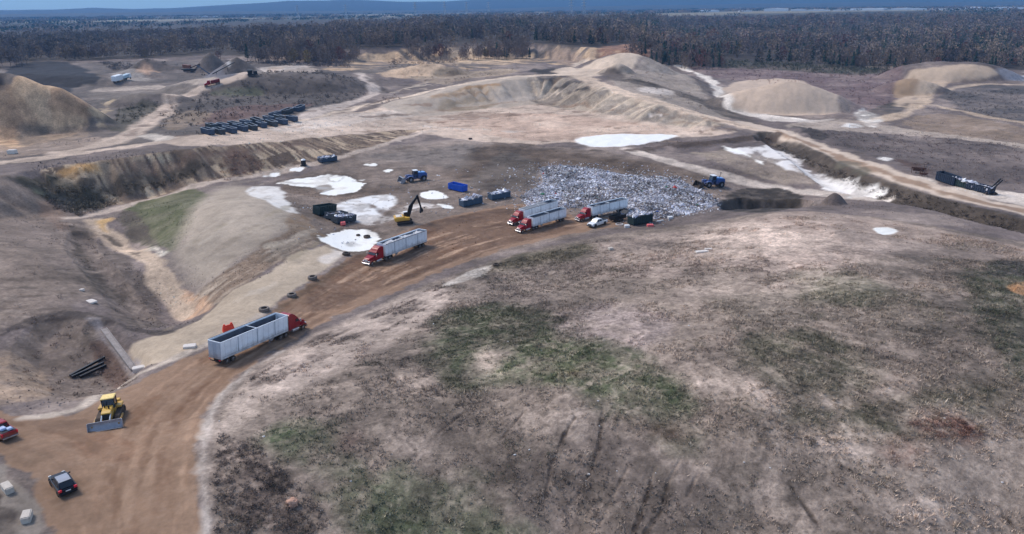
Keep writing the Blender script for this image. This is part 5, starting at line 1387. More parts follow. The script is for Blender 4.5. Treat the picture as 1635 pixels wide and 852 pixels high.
q = MB(); q.box((-2.9, 0, .9), (.5, 1.4, .2)); q.prism([(-3.2, 1.1), (-2.9, 1.1), (-3.0, .4), (-3.2, .1)], -.1, .1); q.done('ripper', STEEL, dz)
q = MB()
A = np.linspace(0, 1, 7)
fr_pts = [(3.55 - .30 * math.sin(math.pi * (.15 + .7 * t)) - .25 * (1 - t), .06 + 1.0 * (1 - t)) for t in A]
q.prism([(p[0], p[1]) for p in fr_pts] + [(3.72, .03), (3.6, .0)] + [(p[0] - .1, p[1]) for p in fr_pts[::-1]], -1.95, 1.95)
for s in (-1, 1): q.prism([(3.15, 1.05), (3.05, .1), (3.7, .04), (3.45, 1.08)], s * 1.95, s * 2.02)
q.done('blade', BLADE, dz)
place(dz, (187, 650), (168, 688), 2.9, scale=1.12)

# ------------------------------------------------------------------ excavator
ex = thing('excavator', 'yellow excavator with a folded dark boom beside the pale pool', 'excavator')
for s in (-1, 1):
    q = MB(); q.prism([(-2.2, .35), (-2.0, .8), (-1.6, .98), (1.6, .98), (2.05, .8), (2.2, .4), (1.8, .04), (-1.8, .04)], s * .85, s * 1.5, .04); tk = q.done('track', TRACK, ex)
    q = MB()
    for x in (-1.75, 1.75): q.tube((x, s * 1.49, .5), (x, s * 1.55, .5), .38, n=12)
    q.box((0, s * 1.51, .5), (2.9, .05, .3)); q.done('track_frame', STEEL, tk)
q = MB(); q.box((0, 0, .75), (1.8, 1.8, .5)); q.tube((0, 0, .95), (0, 0, 1.2), .8, n=16); q.done('undercarriage', STEEL, ex)
q = MB(); q.prism([(-2.6, 1.2), (-2.75, 1.6), (-2.7, 2.25), (-.2, 2.35), (.1, 1.95), (1.4, 1.9), (1.4, 1.2)], -1.4, 1.4, .08); hs = q.done('house', YELLOW, ex)
q = MB(); q.box((-1.4, 0, 2.36), (1.6, 1.9, .1), bev=.03); q.tube((-1.0, -.6, 2.3), (-1.0, -.6, 2.85), .09, n=8); q.done('engine_cover', OFFW, hs)
q = MB(); q.prism([(.05, 1.9), (0.0, 2.95), (.95, 2.95), (1.5, 2.3), (1.5, 1.3), (.1, 1.3)], .45, 1.4, .05); cb = q.done('cab', GLASS, ex)
q = MB(); q.box((.5, .92, 2.99), (1.1, .98, .07), bev=.02); q.done('roof', WHITEP, cb)
def beam(a, b, h0, h1, w):
    ax, az_ = a; bx, bz = b; L = math.hypot(bx - ax, bz - az_); nx, nz = -(bz - az_) / L, (bx - ax) / L
    return [(ax + nx * h0, az_ + nz * h0), (bx + nx * h1, bz + nz * h1), (bx - nx * h1, bz - nz * h1), (ax - nx * h0, az_ - nz * h0)]
q = MB(); q.prism(beam((.9, 1.8), (1.9, 4.6), .32, .42, .5), -.3, .3, .03); q.prism(beam((1.85, 4.5), (4.1, 7.2), .4, .24, .5), -.3, .3, .03); q.done('boom', BLACK, ex)
q = MB(); q.prism(beam((4.0, 7.5), (4.75, 3.9), .34, .2, .4), -.22, .22, .03); q.done('stick', BLACK, ex)
for s in (-1, 1):
    q = MB(); q.tube((1.3, s * .42, 1.6), (2.6, s * .42, 4.9), .1, n=8); q.done('boom_cylinder', STEEL, ex)
q = MB(); q.tube((2.5, 0, 5.7), (4.3, 0, 7.6), .11, n=8); q.done('stick_cylinder', STEEL, ex)
q = MB(); q.prism([(4.5, 4.0), (4.95, 4.0), (5.1, 3.2), (4.6, 2.5), (4.2, 2.6), (4.4, 3.2)], -.55, .55, .03); q.prism([(4.9, 3.9), (5.3, 3.3), (5.0, 2.5), (4.9, 3.2)], -.4, .4); q.done('grapple', STEEL, ex)
place(ex, (633, 358), (660, 355), 2.3, scale=1.15)

# ------------------------------------------------------------------ loaders
def make_loader(name, label, bucket_m, cat, steel_wheels=False):
    t = thing(name, label, cat)
    q = MB(); q.prism([(-3.9, 1.0), (-3.9, 2.35), (-3.5, 2.7), (-.9, 2.85), (-.9, 1.0)], -1.2, 1.2, .08); hd = q.done('engine_hood', BLUE, t)
    q = MB(); q.box((-2.2, 0, 2.8), (2.5, 1.9, .08), bev=.02, ry=-.06); q.done('hood_top', PALEB, hd)
    q = MB(); q.tube((-2.0, .5, 2.7), (-2.0, .5, 3.5), .09, n=8); q.done('exhaust', BLACK, hd)
    q = MB(); q.box((-3.93, 0, 1.7), (.05, 1.7, .9)); q.done('radiator_grille', BLACK, hd)
    q = MB(); q.box((-2.4, 0, .95), (3.0, 1.2, .5)); q.box((1.0, 0, 1.1), (2.6, 1.3, .8)); q.tube((-.6, 0, .7), (-.6, 0, 1.6), .4, n=10); q.done('frame', BLUE, t)
    q = MB(); q.prism([(-1.0, 1.6), (-.95, 3.45), (.35, 3.45), (.55, 2.4), (.5, 1.6)], -.85, .85, .05); cb = q.done('cab', DBLUE, t)
    q = MB()
    for s in (-1, 1): q.quad([(-.8, s * .86, 2.3), (.35, s * .86, 2.3), (.25, s * .86, 3.25), (-.8, s * .86, 3.25)])
    q.quad([(.57, -.7, 2.35), (.57, .7, 2.35), (.39, .7, 3.3), (.39, -.7, 3.3)]); q.done('cab_glass', GLASS, cb)
    q = MB(); q.box((-.3, 0, 3.52), (1.55, 1.85, .14), bev=.04); q.done('roof', WHITEP, cb)
    for x in (-2.7, 1.75):
        for s in (-1, 1):
            wheel(t, x, s * 1.28, .92, .75, side=s, m=STEEL if steel_wheels else RUBBER, rm=BLADE, hub=.5)
            q = MB(); q.prism([(x - .95, 1.75), (x - .6, 2.0), (x + .6, 2.0), (x + .95, 1.75), (x + .95, 1.68), (x + .6, 1.92), (x - .6, 1.92), (x - .95, 1.68)], s * .95, s * 1.62); q.done('fender', BLUE, t)
    for s in (-1, 1):
        q = MB(); q.prism([(.7, 2.0), (1.6, 2.15), (3.2, 1.3), (3.9, .7), (3.7, .45), (3.0, .95), (1.5, 1.8), (.7, 1.7)], s * .55, s * .78, .02); q.done('lift_arm', BLUE, t)
        q = MB(); q.tube((.9, s * .45, 1.2), (2.7, s * .5, 1.25), .1, n=8); q.done('lift_cylinder', CHROME, t)
    q = MB()
    n_ = 9; A = np.linspace(R(75), R(285), n_)
    out = [(4.55 + .85 * math.cos(a) - .1, 1.0 + .85 * math.sin(a)) for a in A] + [(5.5, .05), (5.5, .0)]
    q.prism(out + [(4.55 + .78 * math.cos(a) - .1, 1.0 + .78 * math.sin(a)) for a in A[::-1]], -1.65, 1.65)
    for s in (-1, 1): q.prism([(4.6, 1.85), (4.05, 1.7), (3.62, 1.0), (4.0, .3), (4.6, .1), (5.5, .02)], s * 1.65, s * 1.7)
    q.done('bucket', bucket_m, t)
    return t
ld = make_loader('wheel_loader', 'blue wheel loader with a lowered steel bucket facing the white pools', BLADE, 'loader')
place(ld, (684, 286), (640, 291), 4.7, scale=1.2)
cp = make_loader('landfill_compactor', 'blue landfill machine with a muddy bucket at the right end of the waste heap', TRACK, 'compactor', True)
q = MB(); q.tube((-3.2, -.6, 2.6), (-3.2, -.6, 3.9), .05, n=6); q.tube((-3.2, -.6, 3.9), (-3.2, -.6, 4.2), .16, n=8); q.done('beacon', BLACK, cp)
place(cp, (1158, 297), (1112, 299), 4.7, scale=1.25)

# ------------------------------------------------------------------ roll-off containers
def make_bin(label, m, L=6.6, Wd=2.45, Hh=1.75, fill=None, group=None, seed=0, name='rolloff_container'):
    t = thing(name, label, 'container', group)
    th = .06; q = MB()
    for s in (-1, 1): q.box((0, s * (Wd / 2 - th / 2), .25 + Hh / 2), (L, th, Hh))
    q.box((L / 2 - th / 2, 0, .25 + Hh / 2), (th, Wd - 2 * th - .004, Hh)); q.box((0, 0, .3), (L - 2 * th - .004, Wd - 2 * th - .004, .08))
    sh = q.done('shell', m, t)
    q = MB()
    for s in (-1, 1):
        for i in range(10): q.box((-L / 2 + .35 + i * (L - .7) / 9, s * (Wd / 2 + .05), .25 + Hh / 2), (.12, .1, Hh - .1))
        q.box((0, s * (Wd / 2 + .03), .25 + Hh), (L + .05, .14, .12))
    q.box((L / 2, 0, .25 + Hh), (.14, Wd, .118)); q.done('ribs', m, sh)
    q = MB(); q.box((-L / 2 - .03, 0, .25 + Hh / 2), (.07, Wd, Hh))
    for i in range(4): q.box((-L / 2 - .09, 0, .5 + i * .45), (.06, Wd - .1, .08))
    q.done('end_door', m, t)
    q = MB()
    for s in (-1, 1): q.box((0, s * .45, .17), (L, .14, .2))
    q.done('runners', STEEL, t)
    for x in (-L / 2 + .4, L / 2 - .4):
        q = MB(); q.tube((x, -Wd / 2 + .1, .14), (x, -Wd / 2 + .4, .14), .14, n=10); q.tube((x, Wd / 2 - .4, .14), (x, Wd / 2 - .1, .14), .14, n=10); q.done('roller', STEEL, t)
    if fill:
        g = np.random.default_rng(seed); n = 170
        P = np.stack([g.uniform(-L / 2 + .2, L / 2 - .2, n), g.uniform(-Wd / 2 + .2, Wd / 2 - .2, n)], 1)
        T, C = lumps(P, np.full(n, .25 + Hh * fill) + g.random(n) * .3, .55, WPAL, g)
        me = raw_mesh('heaped_waste', T.reshape(-1, 3), np.arange(len(T) * 3), 3, False, np.repeat(C, 3, 0))
        me.materials.append(bpy.data.materials['loose waste']); link('heaped_waste', me, None, t)
    return t
place(make_bin('bright blue empty roll-off container alone on the pit floor', CONT_B, 5.6), (719, 301), (743, 306), 2.8, scale=1.2)
place(make_bin('slate container heaped with white waste, nearer of the two left of the trucks', CONT_S, 6.4, fill=.95, seed=1), (735, 330), (769, 323), 3.2, scale=1.2)
place(make_bin('slate container heaped with white waste, behind the heaped one near the trucks', CONT_S, 6.4, Hh=1.5, fill=.95, seed=2), (781, 319), (813, 313), 3.2, scale=1.2)
place(make_bin('dark green high sided container, rear one of three by the grey mound', CONT_G, 6.6, Hh=2.2), (501, 343), (535, 337), 3.3, scale=1.2)
place(make_bin('charcoal low container in the middle of three by the grey mound', CONT_D, 6.0, Hh=1.4, fill=.5, seed=3), (520, 351), (553, 345), 3.0, scale=1.2)
place(make_bin('charcoal container with the faded red drum in front, nearest of three', CONT_D, 6.2, Hh=1.6, fill=.75, seed=4), (532, 357), (566, 351), 3.1, scale=1.2)
place(make_bin('slate container alone at the foot of the ribbed cut bank', CONT_N, 6.4, Hh=1.5, fill=.8, seed=5), (510, 260), (536, 255), 3.2, scale=1.2)
place(make_bin('dark green container overflowing with white bags at the near edge of the waste heap', CONT_G, 6.2, Hh=1.9, fill=1.05, seed=6), (1006, 359), (1038, 353), 3.1, scale=1.2)
rb = make_bin('charcoal roll-off container in the packed rows beside the upper haul road', CONT_D, 6.8, Hh=1.9, group='containers in packed rows by the upper road')
rs = make_bin('slate blue roll-off container in the packed rows beside the upper haul road', CONT_N, 6.8, Hh=1.9, group='containers in packed rows by the upper road')
spots = [(332, 214, 2), (350, 213, 1), (367, 211, 2), (384, 208, 2), (401, 206, 1), (418, 203, 2), (434, 200, 1), (450, 197, 2), (466, 193, 2),
         (338, 206, 1), (356, 205, 2), (375, 203, 1), (393, 200, 2), (411, 197, 1), (429, 194, 2), (446, 191, 1),
         (440, 186, 2), (459, 181, 1), (478, 176, 2)]
for src in (rb, rs):
    sh = [c for c in COL.objects if c.parent == src and c.name.startswith('shell')][0]
    q = MB()
    for s in (-1, 1): q.box((0, s * 1.24, 2.24), (6.9, .2, .1))
    q.box((3.42, 0, 2.24), (.2, 2.2, .098)); q.box((-3.46, 0, 2.24), (.2, 2.2, .098)); q.done('top_rim', ALUD, sh)
    q = MB(); q.box((0, 0, .36), (6.5, 2.2, .05)); q.done('black_floor', BLACK, sh)  # flat black sheet over the container floor
first_used = {1: True, 2: True}
for i, (px, py, kd) in enumerate(spots):
    src = rb if kd == 1 else rs
    o = src if first_used[kd] else dup(src, src['label'])
    first_used[kd] = False
    d = 11 if i > 15 else 9
    k = -1 if random.random() < .5 else 1
    if i > 15: place(o, (px - d, py + 3.0), (px + d, py - 3.0), 3.4, scale=1.15)
    else: place(o, (px - k * 7, py - k * random.uniform(1.6, 2.6)), (px + k * 7, py + k * random.uniform(1.6, 2.6)), 3.4, scale=1.12)
CONT_K = M('blackish blue container paint', (36, 48, 66), .6, .1, .25, 1)
g_r = 'dark containers lined along the right haul road'
place(make_bin('navy container with its open black end facing the rusty frames on the right road', CONT_K, 6.8, Hh=2.3, group=g_r), (1526, 296), (1499, 287), 3.4, scale=1.2)
place(make_bin('dark container filled with pale scrap, middle of the row on the right road', CONT_G, 6.8, Hh=1.7, fill=.9, seed=8, group=g_r), (1551, 302), (1523, 295), 3.4, scale=1.2)
place(make_bin('dark container next to the tipped black hoist frame on the right road', CONT_K, 6.8, Hh=1.7, fill=.7, seed=9, group=g_r), (1578, 309), (1550, 302), 3.4, scale=1.2)
hf = thing('hoist_frame', 'black tipped hoist frame rising at the end of the container row on the right', 'hoist frame')
q = MB(); q.box((0, 0, .35), (3.2, 1.8, .3)); q.box((.9, .5, .7), (.5, .4, .6)); q.done('base_frame', BLACK, hf)
q = MB()
for s in (-1, 1): q.box((.6, s * .7, 2.4), (.35, .22, 5.0), ry=.6)
for i in range(4): q.box((-.35 + i * .62, 0, 1.0 + i * .92), (.14, 1.4, .14))
q.done('tilted_rails', BLACK, hf)
q = MB(); q.tube((-.8, 0, .5), (.6, 0, 2.4), .12, n=8); q.done('hoist_cylinder', BLADE, hf)
for x in (-1.2, .9):
    for s in (-1, 1): wheel(hf, x, s * .9, .42, .3, side=s, rm=STEEL)
place(hf, (1570, 309), (1592, 310), 1.6, scale=1.15)
for px, py, lb in ((1466, 276, 'rusty steel frame left of the dark container row on the right road'), (1474, 281, 'smaller rusty steel stand nearest the road beside the container row')):
    rf = thing('scrap_frame', lb, 'scrap frame'); q = MB()
    for i in range(4): q.box((-2 + i * 1.3, .6, .9), (.16, .16, 1.8)); q.box((-2 + i * 1.3, -.6, .9), (.16, .16, 1.8))
    q.box((0, .6, 1.7), (4.4, .14, .2)); q.box((0, -.6, 1.7), (4.4, .14, .2)); q.done('posts', RUST, rf)
    q = MB(); q.box((-.6, 0, 1.2), (2.2, 1.0, .9), bev=.1); q.tube((1.2, -.5, 1.1), (1.2, .5, 1.1), .5, n=12); q.done('drum', RUST, rf)
    stand(rf, px, py, -.5, 1.1 if px == 1466 else .65)

# black tipper trailer behind the pickup
tt = thing('dump_trailer', 'black open dump trailer with raised tailgate behind the white pickup', 'trailer')
q = MB(); q.box((0, .95, 1.1), (4.4, .06, 1.1)); q.box((0, -.95, 1.1), (4.4, .06, 1.1)); q.box((2.17, 0, 1.1), (.06, 1.84, 1.1)); q.box((0, 0, .6), (4.28, 1.84, .08)); q.done('tub', BLACK, tt)
q = MB(); q.box((-2.7, 0, 1.9), (1.3, 1.9, .07), ry=.5); q.done('tailgate', BLACK, tt)
q = MB(); q.box((3.0, 0, .5), (1.8, .14, .14)); q.box((0, .5, .5), (4.2, .12, .14)); q.box((0, -.5, .5), (4.2, .12, .14)); q.done('drawbar', STEEL, tt)
for x in (-.55, .4):
    for s in (-1, 1): wheel(tt, x, s * 1.1, .38, .24, side=s, rm=STEEL)
place(tt, (997, 349), (975, 355), 2.4, scale=1.2)

# ------------------------------------------------------------------ far machines on the upper left
ft = thing('tank_truck', 'white truck with a boxy white trailer parked below the dark stockpile', 'truck')
q = MB(); q.box((-3.5, 0, 2.2), (7.0, 2.5, 2.6), bev=.1); q.done('trailer_box', WHITEP, ft)
q = MB(); q.box((3.4, 0, 1.9), (5.2, 2.3, 1.6), bev=.15); q.done('tank', M('pale blue grey paint', (176, 196, 206), .4, 0, .1, 1), ft)
q = MB(); q.prism([(6.3, .6), (6.3, 2.9), (7.6, 2.9), (8.1, 2.0), (8.3, 1.4), (8.3, .6)], -1.15, 1.15, .06); c = q.done('cab', WHITEP, ft)
q = MB(); q.prism([(7.64, 2.85), (7.7, 2.85), (8.14, 2.05), (8.08, 2.05)], -1.0, 1.0); q.done('windshield', GLASS, c)
q = MB(); q.box((.6, 0, .8), (14.5, .9, .3)); q.done('chassis', STEEL, ft)
for x in (-5.5, -4.3, 1.8, 3.2, 7.2):
    for s in (-1, 1): wheel(ft, x, s * 1.0, .5, .4, side=s)
place(ft, (176, 137), (212, 127), 7.6, scale=1.4)
fr_ = thing('dump_truck', 'small red dump truck on the pale road in front of the grey gravel heaps', 'truck')
q = MB(); q.prism([(-4, 1.1), (-4.2, 2.6), (.6, 2.6), (.6, 1.1)], -1.2, 1.2, .05); q.done('dump_body', M('dull red paint', (112, 34, 36), .5, 0, .15, 1), fr_)
q = MB(); q.prism([(.8, .7), (.8, 2.9), (2.1, 2.9), (2.5, 1.9), (4.0, 1.7), (4.2, .7)], -1.1, 1.1, .06); c = q.done('cab', RED, fr_)
q = MB(); q.prism([(2.14, 2.85), (2.2, 2.85), (2.54, 1.98), (2.48, 1.98)], -.95, .95); q.done('windshield', GLASS, c)
q = MB(); q.box((-.1, 0, .75), (8.0, .9, .25)); q.done('chassis', STEEL, fr_)
q = MB(); q.box((4.28, 0, .6), (.14, 2.2, .3)); q.done('front_bumper', CHROME, fr_)
for x in (-3.2, -2.0, 3.1):
    for s in (-1, 1): wheel(fr_, x, s * 1.0, .52, .4, side=s)
place(fr_, (351, 133), (329, 138), 4.2, scale=1.25)
def conveyor(label, px, py, rz, L, m, s=1.0):
    c = thing('conveyor', label, 'conveyor')
    q = MB(); q.box((0, 0, 4.2), (L, .9, .5), ry=-.42); q.done('boom', m, c)
    q = MB(); q.box((0, 0, 4.5), (L * .98, .7, .08), ry=-.42); q.done('belt', BLACK, c)
    q = MB()
    for x, zt in ((-L * .3, 2.0), (L * .15, 4.5)):
        for k in (-1, 1): q.tube((x, k * .8, 0), (x + .3, k * .4, zt), .1, n=6)
    q.done('support_legs', STEEL, c)
    for k in (-1, 1): wheel(c, L * .05, k * 1.1, .5, .35, side=k)
    return stand(c, px, py, rz, s)
conveyor('dark stacking conveyor between the two grey gravel heaps', 358, 118, .6, 18, STEEL, 1.1)
conveyor('blue grey stacking conveyor left of the nearer gravel heap', 326, 120, 2.6, 15, DBLUE, 1.1)
sc = thing('screening_plant', 'rusty orange screening plant left of the gravel heaps', 'screening plant')
q = MB(); q.box((0, 0, 1.1), (9, 2.4, .5)); q.done('chassis', STEEL, sc)
q = MB(); q.box((-2.0, 0, 2.6), (3.6, 2.6, 1.6), bev=.1, ry=.12); q.done('hopper', M('faded orange paint', (130, 82, 62), .6, 0, .25, 1), sc)
q = MB(); q.box((2.2, 0, 2.8), (5, 1.0, .4), ry=-.35); q.done('belt_arm', RUST, sc)
for k in (-1, 1):
    q = MB(); q.prism([(-3.5, .1), (-3.7, .6), (-3.4, .9), (3.2, .9), (3.6, .5), (3.3, .1)], k * .8, k * 1.4); q.done('track', TRACK, sc)
stand(sc, 306, 114, .1, 1.7)
cr = thing('crusher', 'dark crusher standing against the foot of the nearer grey gravel heap', 'crusher')
q = MB(); q.box((0, 0, 1.2), (7, 2.6, .6)); q.done('chassis', STEEL, cr)
q = MB(); q.prism([(-3, 1.5), (-3.6, 4.2), (.2, 4.2), (-.4, 1.5)], -1.7, 1.7, .05); q.done('hopper', BLACK, cr)
q = MB(); q.box((1.8, 0, 2.5), (2.6, 2.4, 2.0), bev=.1); q.done('engine_housing', STEEL, cr)
for k in (-1, 1):
    q = MB(); q.prism([(-3.2, .1), (-3.4, .6), (-3.1, .95), (3.0, .95), (3.4, .5), (3.1, .1)], k * .9, k * 1.5); q.done('track', TRACK, cr)
stand(cr, 404, 121, .2, .95)

# ------------------------------------------------------------------ small things in and round the pit
def tyre(label, px, py, s=1.0, m=DUSTY, group='old tyres edging the haul road', tilt=0):
    t = thing('old_tyre', label, 'tyre', group)
    q = MB(); q.ring((0, 0, .36), (0, 0, 1), 1.05, .62, .72, 22); cs = q.done('casing', m, t)
    q = MB(); q.ring((0, 0, .36), (0, 0, 1), .64, .58, .66, 22); q.done('bead', RUBBER, cs)
    stand(t, px, py, random.random() * 6, s, -.04); t.rotation_euler.x = tilt; return t
tyre('large dusty tyre lying nearest the red semi with the empty trailer', 422, 496, 1.05)
tyre('large dusty tyre lying midway along the pale verge, second from the red semi', 466, 473, 1.0)
tyre('large dusty tyre lying farthest up the pale verge, third from the red semi', 499, 445, 1.05)
tyre('dark tyre by the nose of the red semi below the excavator', 553, 407, 1.0, RUBBER)
tyre('black tyre lying on the white pool near the containers', 586, 379, .95, RUBBER)
tyre('smaller black tyre at the left in the white pool', 572, 376, .6, RUBBER)
tyre('dark tyre at the pale silt beside the road bend', 792, 424, .8, RUBBER)
tyre('black tyre on the tan plateau above the pit', 751, 222, .9, RUBBER)

bar = thing('road_barrier', 'bright orange barrier standing behind the trailer of the leading red semi', 'barrier')
q = MB(); q.prism([(-.95, 0), (-.95, .35), (-.85, 1.1), (.85, 1.1), (.95, .35), (.95, 0), (.5, 0), (.45, .15), (-.45, .15), (-.5, 0)], -.28, .28, .04, nar={2: .12, 3: .12}); q.done('shell', ORANGE, bar)
q = MB(); q.box((-.6, 0, 1.22), (.3, .2, .24)); q.box((.6, 0, 1.22), (.3, .2, .24)); q.done('lugs', ORANGE, bar)
stand(bar, 365, 528, .75, 1.15)

def block(label, px, py, rz, dims, m=STONE, name='concrete_block', cat='block', group=None, sink=.06):
    g = random.Random(px); bm = bmesh.new(); bmesh.ops.create_cube(bm, size=1)
    bmesh.ops.bevel(bm, geom=list(bm.edges), offset=.08, segments=2, affect='EDGES')
    for v in bm.verts: v.co = Vector((v.co.x * dims[0], v.co.y * dims[1], (v.co.z + .5) * dims[2])) + Vector((g.uniform(-.04, .04), g.uniform(-.04, .04), g.uniform(-.03, .03)))
    me = bpy.data.meshes.new(name); bm.to_mesh(me); bm.free()
    o = link(name, me, m, None, label=label, category=cat)
    if group: o['group'] = group
    return stand(o, px, py, rz, 1, -sink)
block('pale concrete block by the junction verge, farther one from the bottom edge', 13, 783, -.7, (2.0, .9, .9))
block('pale concrete block nearest the bottom left corner of the yard', 44, 829, -1.2, (1.7, .95, .9))
block('white slab on the tan verge behind the orange barrier', 303, 554, .3, (2.2, 1.4, .5), OFFW)
block('white block at the head of the stone culvert beside the haul road', 222, 592, .5, (2.0, 1.3, .9), OFFW)
block('white slab lying on the grey slope above the ravine', 146, 482, -.6, (2.4, 1.5, .4), OFFW)
block('small white block upslope of the white slab on the grey slope', 131, 464, 0, (.9, .7, .5), OFFW)
block('white block on the upper haul road at the far left', 20, 245, .2, (3.0, 2.2, 1.6), OFFW)
block('pale boulder on the near edge of the haul road by the mound', 975, 399, .4, (1.2, 1.0, .8))
block('white sheet of rubbish on the mound, larger one', 1121, 402, .2, (3.2, 1.2, .35), OFFW, 'rubbish_sheet', 'rubbish')
block('white sheet of rubbish on the mound, smaller one farther right', 1131, 398, .1, (1.8, .9, .35), OFFW, 'rubbish_sheet', 'rubbish')
block('faded red tarp bundle in front of the overflowing green container', 1038, 361, .1, (1.9, 1.3, .7), PINK, 'tarp_bundle', 'bundle')
block('white sack on the ground left of the overflowing green container', 1001, 363, .1, (1.5, 1.2, .9), WHITEP, 'sack', 'sack')
block('white sack right of the overflowing green container', 1070, 349, .4, (1.6, 1.1, .8), WHITEP, 'sack', 'sack')
block('white pipe bundle leaning right of the green container', 1054, 353, .5, (2.6, .5, .4), WHITEP, 'pipe_bundle', 'pipes')
bm = bmesh.new(); bmesh.ops.create_icosphere(bm, subdivisions=3, radius=.72)
for v in bm.verts:
    k = 1 + .5 * (vnoise(np.array([v.co.x * 3 + 9]), np.array([v.co.y * 3 + v.co.z * 2.3]), 5)[0] - .5) + .3 * (vnoise(np.array([v.co.x * 9]), np.array([v.co.y * 9 + v.co.z * 7]), 6)[0] - .5)
    v.co = v.co * k
me = bpy.data.meshes.new('boulder'); bm.to_mesh(me); bm.free()
stand(link('boulder', me, M('rusty pink stone', (186, 146, 124), .9, 0, .3, 3, .4), None, label='rust pink boulder in the dark weeds of the foreground', category='boulder'), 468, 806, .3, 1.0, .35)
dr = thing('plastic_drum', 'faded red drum lying against the charcoal container', 'drum')
q = MB(); q.tube((-.6, 0, .6), (.6, 0, .6), .6, n=16); sh = q.done('barrel', PINK, dr)
q = MB(); q.tube((-.64, 0, .6), (-.58, 0, .6), .5, n=16); q.tube((.58, 0, .6), (.64, 0, .6), .5, n=16); q.done('lid', PINK, sh)
stand(dr, 548, 360, .4, 1.1)
wh = thing('hose_coil', 'white hose loop lying on the mud beside the black dump trailer', 'hose')
q = MB(); q.ring((0, 0, .1), (0, 0, 1), 1.1, .85, .2, 24); q.done('coil', WHITEP, wh); stand(wh, 989, 358, 0, 1.1)
tk = thing('water_tank', 'small dark tank with a white domed top at the foot of the cut bank', 'tank')
q = MB(); q.tube((0, 0, .25), (0, 0, 2.3), 1.0, n=16); q.done('body', BLACK, tk)
q = MB(); q.tube((0, 0, 2.3), (0, 0, 2.75), 1.02, .5, n=16); q.done('dome', WHITEP, tk)
q = MB(); q.box((0, 0, .14), (2.4, 2.2, .24)); q.done('skid', STEEL, tk); stand(tk, 485, 264, 0, 1.0)
# bundle of dark timbers in the basin
for k, (a, b_, lb) in enumerate((((112, 602), (168, 572), 'black square beam in the basin, uppermost of the three lying together'), ((115, 604), (166, 581), 'black square beam in the basin, middle of the three lying together'),
                               ((128, 604), (170, 585), 'black square beam in the basin, lowest and shortest of the three'))):
    A, B = hit(*a), hit(*b_); L = math.hypot(B[0] - A[0], B[1] - A[1])
    q = MB(); q.box((0, 0, .28), (L, .42, .42), bev=.04)
    o = q.done('steel_beam', BLACK, None, label=lb, category='beam', group='dark beams dumped in the basin')
    yaw = math.atan2(B[1] - A[1], B[0] - A[0]); za, zb = hz1(*A), hz1(*B)
    o.location = ((A[0] + B[0]) / 2, (A[1] + B[1]) / 2, (za + zb) / 2 + .02); o.rotation_euler = (0, -math.atan2(zb - za, L), yaw)
# stone lined culvert
cv = thing('culvert_chute', 'pale stone culvert chute running down beside the triangular basin', 'culvert')
A, B = hit(166, 526), hit(214, 590); L = math.hypot(B[0] - A[0], B[1] - A[1])
STONE2 = M('weathered grey stone', (150, 142, 138), .9, 0, .25, 1.2, .2)
q = MB(); q.box((0, 0, .1), (L, .9, .2)); q.done('bed', STONE2, cv)
for s in (-1, 1):
    q = MB(); q.box((0, s * .5, .2), (L, .12, .4)); q.done('kerb', STONE2, cv)
cv.location = ((A[0] + B[0]) / 2, (A[1] + B[1]) / 2, (hz1(*A) + hz1(*B)) / 2); cv.rotation_euler = (0, -math.atan2(hz1(*B) - hz1(*A), L), math.atan2(B[1] - A[1], B[0] - A[0]))

# litter blown over the mound
lp = [(936, 768), (940, 757), (985, 752), (957, 680), (955, 640), (1047, 755), (1188, 738), (822, 726), (845, 718), (513, 815), (421, 697), (692, 517), (811, 545), (811, 511), (748, 632), (865, 560), (1297, 511), (1538, 544), (1515, 562),
      (1583, 706), (1600, 770), (1244, 655), (1230, 747), (1508, 668), (1465, 540), (1420, 620), (735, 505), (1100, 520), (1390, 455), (560, 768), (1160, 415), (1330, 345), (1318, 348), (350, 672)]
bm = bmesh.new(); bmesh.ops.create_icosphere(bm, subdivisions=1, radius=.32)
for v in bm.verts: v.co = Vector((v.co.x * random.uniform(.8, 1.5), v.co.y * random.uniform(.6, 1.1), v.co.z * random.uniform(.3, .7) + .1))
lme = bpy.data.meshes.new('litter_bag'); bm.to_mesh(lme); bm.free(); lme.materials.append(WHITEP)
for px, py in lp:
    o = link('litter_bag', lme, None, None, label='scrap of white litter caught in the weeds of the mound', category='litter', group='litter scraps on the mound')
    stand(o, px, py, random.random() * 6.3, random.uniform(.3, .65))

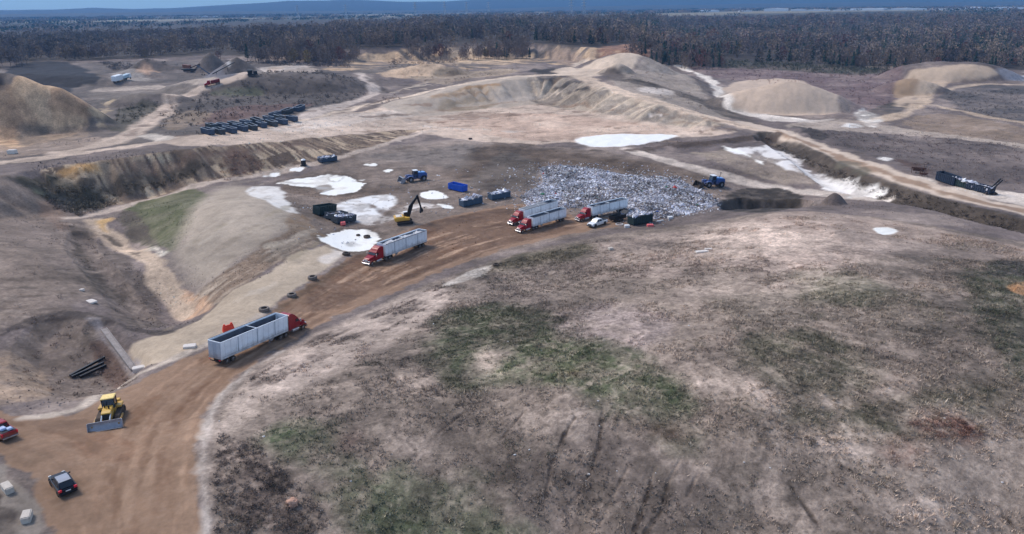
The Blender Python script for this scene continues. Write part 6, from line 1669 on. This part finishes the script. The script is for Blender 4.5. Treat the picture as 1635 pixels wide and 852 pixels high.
# ------------------------------------------------------------------ far away: warehouses and pylons
m_wall = M('pale warehouse cladding', (216, 220, 226), .6, 0, .06, .05); m_roof = M('white warehouse roof', (240, 242, 246), .6, 0, .04, .05)
wb = thing('warehouse', 'white warehouse among the trees on the horizon', 'warehouse', 'white warehouses on the horizon')
q = MB(); q.box((0, 0, 0), (1, 1, 1)); q.done('wall', m_wall, wb)
q = MB(); q.prism([(-.52, .5), (.52, .5), (0, .72)], -.51, .51); q.done('roof', m_roof, wb)
WH = [(327, 26, 30, 13), (344, 25, 26, 10), (392, 24, 40, 8), (398, 20, 34, 8), (725, 25, 24, 9), (742, 26, 30, 10), (757, 25, 36, 9), (768, 23, 30, 14), (790, 26, 30, 8), (830, 23, 40, 9), (1128, 13, 60, 18), (1140, 10, 50, 16), (1190, 13, 60, 10),
      (1240, 11, 110, 22), (1275, 12, 70, 14), (1310, 12, 90, 10), (1348, 14, 90, 10), (1385, 17, 150, 16), (1404, 14, 70, 16), (1432, 13, 90, 14), (1448, 13, 80, 16), (1466, 17, 60, 14), (1500, 16, 90, 9), (1543, 11, 110, 12), (1558, 11, 90, 18), (1575, 13, 100, 10), (1604, 11, 150, 16), (1628, 13, 90, 14), (1300, 14, 80, 10), (480, 25, 30, 7), (550, 23, 30, 7)]
for i, (px, py, wd, ht) in enumerate(WH):
    o = wb if i == 0 else dup(wb, wb['label'])
    D = 5300 if px < 900 else 4100
    d = pix_dir(px, py); az = math.atan2(d[0], d[1])
    x, y = D * math.sin(az), D * math.cos(az)
    zg = hz1(x, y); h = ht * .6
    o.location = (x, y, zg + h / 2 - 1); o.rotation_euler = (0, 0, -az + random.uniform(-.2, .2)); o.scale = (wd * 1.0, 50, h)
def lattice(h, w0):
    q = MB(); n = 9
    for k in range(4):
        sx_, sy_ = (1, 1, -1, -1)[k], (1, -1, -1, 1)[k]
        q.tube((sx_ * w0, sy_ * w0, 0), (sx_ * .6, sy_ * .6, h), .5, .3, n=5)
    for i in range(n):
        z0, z1 = h * i / n, h * (i + 1) / n; a, b_ = w0 + (.6 - w0) * i / n, w0 + (.6 - w0) * (i + 1) / n
        q.tube((-a, -a, z0), (b_, -b_, z1), .22, n=4); q.tube((a, a, z0), (-b_, b_, z1), .22, n=4); q.tube((a, -a, z0), (-b_, -b_, z1), .22, n=4)
    return q
py_ = thing('pylon', 'grey lattice power pylon standing beyond the forest', 'pylon', 'power pylons beyond the forest')
m_py = M('galvanised pylon steel', (176, 182, 190), .5, .2, .08, 1)
lattice(52, 4.5).done('tower', m_py, py_)
for z in (34, 41, 48):
    q = MB(); q.prism([(-9, z), (9, z), (1, z + 2.2), (-1, z + 2.2)], -.5, .5); q.done('cross_arm', m_py, py_)
for i, (px, D) in enumerate(((475, 3300), (552, 3400), (663, 3000), (710, 2900), (745, 3100), (780, 3200), (912, 2600), (932, 2500))):
    o = py_ if i == 0 else dup(py_, py_['label'])
    d = pix_dir(px, 20); az = math.atan2(d[0], d[1])
    x, y = D * math.sin(az), D * math.cos(az)
    o.location = (x, y, hz1(x, y) - 1); o.rotation_euler = (0, 0, -az + .5); o.scale = (1.2, 1.2, 1.15)
